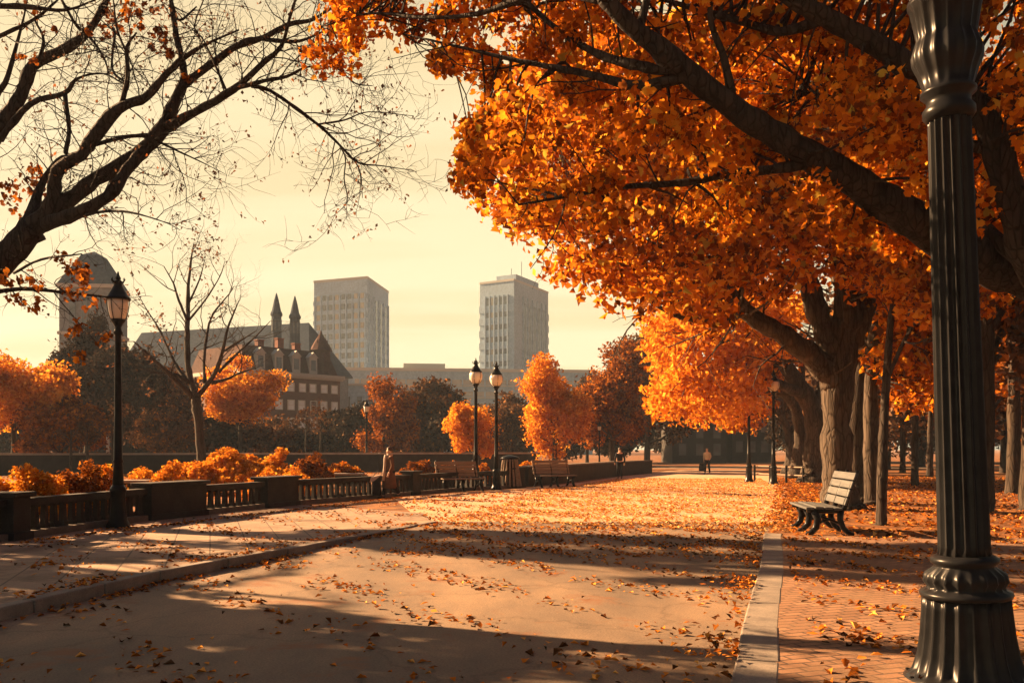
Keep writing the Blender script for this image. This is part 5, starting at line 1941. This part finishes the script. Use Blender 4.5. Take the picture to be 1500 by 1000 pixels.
# ---- vase-shaped bare tree in the garden
def bare_garden_tree():
    rng = np.random.default_rng(77)
    d = 46.0
    base = P(294, HOR, d)
    base[2] = 0
    t = thing('bare_tree', 'vase-shaped bare tree in the garden between evergreen and brick house', 'tree', base)
    mb = MB()
    tips = []
    tr = px_rows([(296, 704, d, 0.34), (296, 680, d, 0.26), (293, 640, d, 0.23), (289, 600, d, 0.23), (287, 582, d, 0.24)])
    add_limb(mb, tr, 10, 4, 0.05, rng)
    limbs = [[(320, 545, d, .10), (345, 520, d + .4, .07), (372, 495, d + .8, .04), (396, 470, d + 1, .015)],
             [(280, 560, d, .12), (255, 548, d - .3, .08), (225, 545, d - .8, .05), (200, 535, d - 1.2, .02)],
             [(276, 470, d + .3, .07), (300, 440, d - .3, .05), (322, 405, d - .6, .03), (330, 380, d - .7, .012)],
             [(287, 584, d, .17), (277, 545, d, .15), (274, 500, d, .14), (275, 460, d + .3, .12), (276, 420, d + .5, .09), (280, 380, d + .6, .05), (284, 356, d + .6, .02)],
             [(286, 584, d, .16), (262, 560, d - .5, .12), (240, 540, d - 1, .10), (218, 520, d - 1.4, .07), (196, 500, d - 2, .03)],
             [(275, 560, d, .12), (258, 535, d + .6, .09), (246, 510, d + 1, .07), (232, 480, d + 1.4, .05), (216, 455, d + 1.7, .03), (196, 420, d + 2, .015)],
             [(290, 580, d, .15), (304, 562, d, .13), (318, 540, d - .3, .11), (326, 515, d - .5, .09), (334, 480, d - .8, .06), (346, 450, d - 1, .03), (350, 440, d - 1, .02)],
             [(310, 560, d, .11), (330, 556, d + .3, .08), (352, 546, d + .7, .05), (382, 536, d + 1, .02)],
             [(326, 515, d - .5, .06), (350, 500, d - .2, .05), (376, 484, d, .02)],
             [(300, 560, d, .11), (299, 530, d + .6, .09), (303, 490, d + 1, .07), (312, 460, d + 1.3, .05), (336, 430, d + 1.5, .03), (342, 420, d + 1.5, .02)],
             [(275, 470, d + .2, .08), (262, 440, d, .06), (254, 415, d - .3, .04), (240, 390, d - .5, .02)],
             [(276, 445, d + .4, .06), (292, 410, d + .2, .04), (300, 380, d, .015)]]
    lines = [add_limb(mb, px_rows(L), 6, 4, 0.08, rng) for L in limbs]
    mb.build('trunk', M['bark'], t, smooth=True, offset=base)
    tw = MB()
    for p, r in lines:
        twigs_along(tw, p, r, rng, every=2, length=1.9, r=0.032, level=2, spread=0.8, up=0.05, tips=tips, start=6)
    tw.build('twigs', M['bark_mid'], t, offset=base)
    sel = [p for p in tips if rng.random() < 0.55 and p[0] < base[0] + 0.8]
    leaves('withered_leaves', [(p, 0.22) for p in sel], 3, 0.16, M['leaf_dry'], t, rng, base=base)


bare_garden_tree()

# pale young trees on the far side of the garden
for px, d, h in ((104, 58, 3.4), (128, 58, 3.0), (165, 57, 4.2), (448, 84, 5), (470, 80, 5.5), (1178, 70, 5.0)):
    b = P(px, HOR, d)
    crown_tree('young_tree', 'pale thin young trunk under the darker far trees', (b[0], d, 0), h, 0.11, ((0, 0, h * 0.9), (0.9, 0.9, h * 0.22)), 14, 24, 0.22, M['leaf_brown'], M['bark_pale'], 300 + int(px), group='pale young trunks under the far trees', cr=0.5, limbs=6)


# ---- orange shrubs behind the balustrade
def shrub(label, x0, x1, top, bot, d, mat, seed, n, per=110, leaf=0.09, spiky=False, flat=0.2):
    rng = np.random.default_rng(seed)
    a, b = P(x0, HOR, d), P(x1, HOR, d)
    cx, rx = (a[0] + b[0]) / 2, (b[0] - a[0]) / 2
    zt = max(0.4, EYE + (HOR - top) / F * d)
    t = thing('shrub', label, 'shrub', (cx, d, 0), 0, 'shrubs behind the balustrade')
    cl = []
    for _ in range(n):
        an, u = rng.uniform(0, 2 * PI), rng.uniform(0, 1) ** 0.5
        x, y = rx * u * math.cos(an), min(rx, 1.6) * u * math.sin(an)
        env = math.sqrt(max(0.05, 1 - u * u)) * (0.82 + 0.25 * math.sin(3.1 * x + seed) * math.sin(2.3 * y + seed))
        env = (1 - u ** 3 * 0.75) * (0.88 + 0.2 * math.sin(3.1 * x + seed) * math.sin(2.3 * y + seed))
        z = zt * env * rng.uniform(0.3, 1.0)
        cl.append((np.array([x, y, z]), 0.24 * rng.uniform(0.7, 1.3)))
    mb = MB()
    for k in range(min(n, 34)):
        c = cl[k][0]
        mb.tube(bend((c[0] * 0.25, c[1] * 0.25, -0.05), c, rng, 0.08, 4), [0.018, 0.014, 0.011, 0.008, 0.004], 4)
    mb.build('stems', M['bark'], t)
    leaves('foliage', cl, per, leaf, M[mat], t, rng, droop=-0.3, flat=flat)
    return t


shrub('orange shrub spilling over the rail at the left end of the balustrade', 18, 92, 682, 728, 19.4, 'leaf_amber', 401, 70)
shrub('small orange shrub tuft at the very left edge behind the pier', -40, 22, 686, 700, 22.5, 'leaf_amber', 402, 46)
shrub('rust brown shrub behind the rail, left of the near lamp post', 84, 150, 682, 728, 21.0, 'leaf_rust', 403, 60)
shrub('orange-topped shrub just left of the near lamp post', 126, 176, 676, 720, 23.5, 'leaf_orange', 404, 50)
shrub('round orange shrub just right of the near lamp post', 188, 232, 680, 706, 28, 'leaf_amber', 405, 46)
shrub('spiky orange shrub between the round one and the widest one', 226, 272, 681, 712, 26, 'leaf_amber', 406, 46)
shrub('widest orange shrub mound above the second pier', 250, 420, 658, 716, 33, 'leaf_amber', 407, 270, leaf=0.13)
shrub('orange shrub in front of the widest mound, above the middle balusters', 352, 470, 684, 716, 29, 'leaf_amber', 408, 90)
shrub('upright orange shrub at the right shoulder of the widest mound', 384, 424, 656, 712, 35, 'leaf_amber', 409, 50, leaf=0.13)
shrub('brown and orange shrub behind the far balusters left of the brown coat', 424, 486, 668, 714, 38, 'leaf_rust', 410, 70, leaf=0.13)
shrub('low orange shrub strip near the capped low wall', 478, 536, 676, 706, 41, 'leaf_orange', 411, 50, leaf=0.13)
shrub('rust shrub behind the pedestrian in the brown coat', 580, 640, 676, 716, 44, 'leaf_rust', 412, 60, leaf=0.14)
shrub('rust shrub left of the globe lamp posts behind the balustrade', 632, 690, 682, 716, 43, 'leaf_rust', 413, 50, leaf=0.14)
shrub('small orange shrub between the two globe lamp posts', 694, 726, 680, 712, 46, 'leaf_orange', 414, 36, leaf=0.14)
shrub('orange shrub beside the litter bin', 752, 792, 676, 712, 50, 'leaf_amber', 415, 46, leaf=0.15)


# ---- shade trees beyond the left edge: their shadows fall over the road
def shade_tree(label, base, h, crown_c, crown_r, n, per, leaf, seed, patch, tr=0.3, cr=0.34):
    """a tree off the left edge; leaf clumps sit where the crown's volume meets the light that falls on the shaded stretch of road"""
    rng = np.random.default_rng(seed)
    t = thing('street_tree', label, 'tree', base, 0, 'trees beyond the left edge')
    k = np.array([S.x / S.z, S.y / S.z])
    cc, R = np.array(crown_c, float), np.array(crown_r, float)
    cl = []
    tries = 0
    while len(cl) < n and tries < 60000:
        tries += 1
        q = rng.normal(size=3)
        q = cc + R * q / np.linalg.norm(q) * rng.uniform(0, 1) ** 0.33
        g_ = q[:2] - k * q[2]
        if (patch(g_[0], g_[1]) if callable(patch) else in_poly(g_[0], g_[1], patch)) and (rng.random() < 0.97) and q[0] / q[1] < -0.60:
            cl.append((q, cr * rng.uniform(0.6, 1.3)))
    mb = MB()
    b = np.array([*base], float)
    rows = [np.append(b + [0, 0, -0.1], tr * 1.6), np.append(b + [0, 0, 0.6], tr), np.append(b * [1, 1, 0] + (cc - b) * 0.5, tr * 0.8), np.append(cc + [0, 0, R[2] * 0.7], tr * 0.2)]
    ln = add_limb(mb, rows, 10, 5, 0.03, rng)
    link_twigs(mb, cl, [ln], rng, 0.5, 0.06, 6, 9)
    mb.build('trunk', M['bark'], t, smooth=True, offset=b)
    if cl:
        leaves('crown', cl, per, leaf, M['leaf_orange'], t, rng, base=b)
    return len(cl)


near_patch = [(-9, 3), (1.8, 2.0), (2.0, 6.2), (1.2, 7.1), (-0.9, 8.5), (-2.6, 9.9), (-3.9, 11.0), (-5.2, 10.8), (-7.5, 9.6), (-9, 8)]


def far_patch(x, y):
    """long streaks of shade across the road, running with the sunlight"""
    if y < 7 or y > 18.4 or x < -4 or x > 12:
        return False
    t_ = (y - 17.6) + 0.40 * (x - 0.5) * (0.9 if x > 0.5 else 0.25)
    wob = 0.22 * math.sin(1.3 * x) + 0.12 * math.sin(3.1 * x + 1)
    t_ += wob
    return (-0.95 < t_ < 0.25) or (-2.65 < t_ < -2.05 and x > -2.4) or (-3.35 < t_ < -3.15 and x > -1.5) or (-5.1 < t_ < -4.6 and x > 1.5)


shade_tree('leafy tree beyond the left edge whose shade covers the near road', (-15.0, 12.8, 0), 9, (-14.8, 13.2, 6.2), (4.6, 5.0, 3.4), 520, 60, 0.17, 501, near_patch, 0.28)
shade_tree('taller leafy tree beyond the left edge behind the first', (-20.5, 24.0, 0), 15, (-19.5, 24.0, 10.5), (6.5, 6.5, 4.8), 620, 50, 0.19, 502, far_patch, 0.34, 0.26)



def walk_patch(x, y):
    if x > strip_interp(L_K, [y])[0] - 0.1 or y < 7 or y > 24:
        return False
    u = y + 0.48 * x
    return math.sin(u * 3.0 + 0.8 * math.sin(0.7 * x)) + 0.5 * math.sin(u * 7.1 + x * 0.4) > 0.15


shade_tree('small leafy tree beyond the left edge whose shade stripes the left pavement', (-19.6, 19.0, 0), 9, (-19.2, 18.6, 6.2), (5.0, 5.4, 3.2), 380, 40, 0.16, 503, walk_patch, 0.24, 0.24)

# ================================================================== FALLEN LEAVES
def fallen():
    rng = np.random.default_rng(90)
    pts, sz = [], []

    def hsh(x, y, s):
        return (np.sin(x * 1.7 * s + 1.3 * np.sin(y * 1.1 * s)) * np.sin(y * 2.1 * s + 0.9 * np.sin(x * 1.9 * s + 2)) + np.sin(x * 3.9 * s + y * 2.7 * s)) * 0.5

    def scatter(poly, n, size, zf, thr=-9, s=1.0, pts=pts, sz=sz):
        xs = [p[0] for p in poly]
        y_ = [p[1] for p in poly]
        got = 0
        guard = 0
        while got < n and guard < 60:
            guard += 1
            X = rng.uniform(min(xs), max(xs), n)
            Y = rng.uniform(min(y_), max(y_), n)
            ok = hsh(X, Y, s) + 0.35 * rng.normal(size=n) > thr
            for x, y in zip(X[ok], Y[ok]):
                if in_poly(x, y, poly):
                    pts.append((x, y, zf(x, y) + rng.uniform(0.006, 0.03)))
                    sz.append(size)
                    got += 1
                    if got >= n:
                        break
    z0 = lambda x, y: 0.008
    zr = lambda x, y: road_z(y)
    road_poly = [(-6, 3.2), (1.0, 3.2)] + [(x - 0.05, y) for x, y in R_K[2:]] + [(x + 0.05, y) for x, y in L_K[::-1][:-2]]
    scatter(road_poly, 2600, 0.085, zr, 0.38, 0.9)
    scatter([(-2.2, 14.5), (4.2, 14.3), (5.6, 20), (-1.7, 20)], 2600, 0.085, zr, 0.0, 1.2)
    # drifts along both kerbs
    for line, s, w in ((L_K, 1, 0.16), (L_K, -1, 0.22), (R_K, -1, 0.25), (R_K, 1, 0.30), (R_K, 1, 0.5)):
        a = np.array(line)
        for _ in range(1300):
            y = rng.uniform(5.5, 19.5)
            if math.sin(y * 2.1 + w * 20) + 0.6 * math.sin(y * 5.3) < rng.normal() * 0.7:
                continue
            x = np.interp(y, a[:, 1], a[:, 0]) + s * abs(rng.normal()) * w + s * 0.03
            pts.append((x, y, (zr(x, y) if s > 0 else 0.03) + rng.uniform(0.006, 0.03)))
            sz.append(0.075)
    scatter([(-9.4, 8.5), (-5.4, 8.6), (-4.7, 12.3), (-2.8, 17.8), (-2.4, 23), (-4.3, 30), (-8.3, 19.5)], 1500, 0.085, z0, 0.30, 0.8)
    for e0 in np.linspace(0, 1, 900):
        p = np.array(G(0, 793)[:2]) * (1 - e0) + np.array(G(565, 728)[:2]) * e0
        pts.append((p[0] + 0.35 + abs(rng.normal()) * 0.25, p[1] - 0.1, 0.02))
        sz.append(0.08)
    scatter([(2.2, 6.2), (9, 6.2), (9, 16.5), (5.0, 16.5), (3.9, 12.5)], 3400, 0.085, z0, 0.1, 1.0)
    prom = [(-1.7, 20.3), (5.6, 17.6), (8.2, 27.0), (10.8, 36.0), (14.0, 50.0), (6.0, 50.0), (3.0, 41.0), (0.8, 34), (-0.4, 26)]
    scatter([(-1.9, 20.3), (-2.6, 23), (-4.0, 30), (-1.9, 33), (1, 37), (3, 41), (1, 30), (1, 22)], 2400, 0.09, z0, -0.1, 0.8)
    scatter([(5.2, 19.0), (7.6, 26), (10.4, 35), (14.6, 50), (17, 52), (12.4, 36), (9.4, 27), (6.8, 19)], 4200, 0.11, z0, -0.6, 0.8)
    scatter(prom, 1100, 0.10, z0, -0.1, 0.7)
    pp, ps = [], []
    scatter(prom, 17000, 0.10, z0, -0.4, 0.7, pp, ps)
    me = leaf_mesh('fallen_leaves', np.array(pp), np.array(ps) * rng.uniform(0.5, 1.3, len(ps)), rng, False, 0.93, 0.0)
    tag(link_mesh('fallen_leaves', me, M['leaf_bleached']), kind='stuff', label='pale sun-bleached fallen leaves covering the promenade')
    scatter([(5.2, 16.6), (14, 16.0), (30, 24), (40, 50), (18, 56), (11.3, 36), (8.3, 27)], 26000, 0.12, z0, -0.5, 0.6)
    scatter([(-40, 40), (-14, 28), (-6, 30), (0, 40), (6, 56), (0, 66), (-30, 54)], 5000, 0.16, z0, 0.0, 0.3)
    pts_, sz_ = np.array(pts), np.array(sz) * rng.uniform(0.35, 1.35, len(sz))
    me = leaf_mesh('fallen_leaves', pts_, sz_, rng, False, 0.86, 0.0)
    tag(link_mesh('fallen_leaves', me, M['leaf_fallen']), kind='stuff', label='orange fallen leaves scattered over road, pavements and promenade')


fallen()

# ================================================================== AIR
m = MB()
m.box((0, 240, 39), (700, 760, 82))
hz = bpy.data.materials.new('thin_haze')
hz.use_nodes = True
hz.node_tree.nodes.clear()
h_out = hz.node_tree.nodes.new('ShaderNodeOutputMaterial')
h_vol = hz.node_tree.nodes.new('ShaderNodeVolumePrincipled')
h_vol.inputs['Color'].default_value = (0.62, 0.80, 1.0, 1)
h_vol.inputs['Density'].default_value = 0.00034
h_vol.inputs['Anisotropy'].default_value = 0.0
hz.node_tree.links.new(h_vol.outputs[0], h_out.inputs['Volume'])
tag(m.build('haze', hz), kind='stuff', label='thin autumn haze over the park and skyline')
sc.cycles.volume_bounces = 0
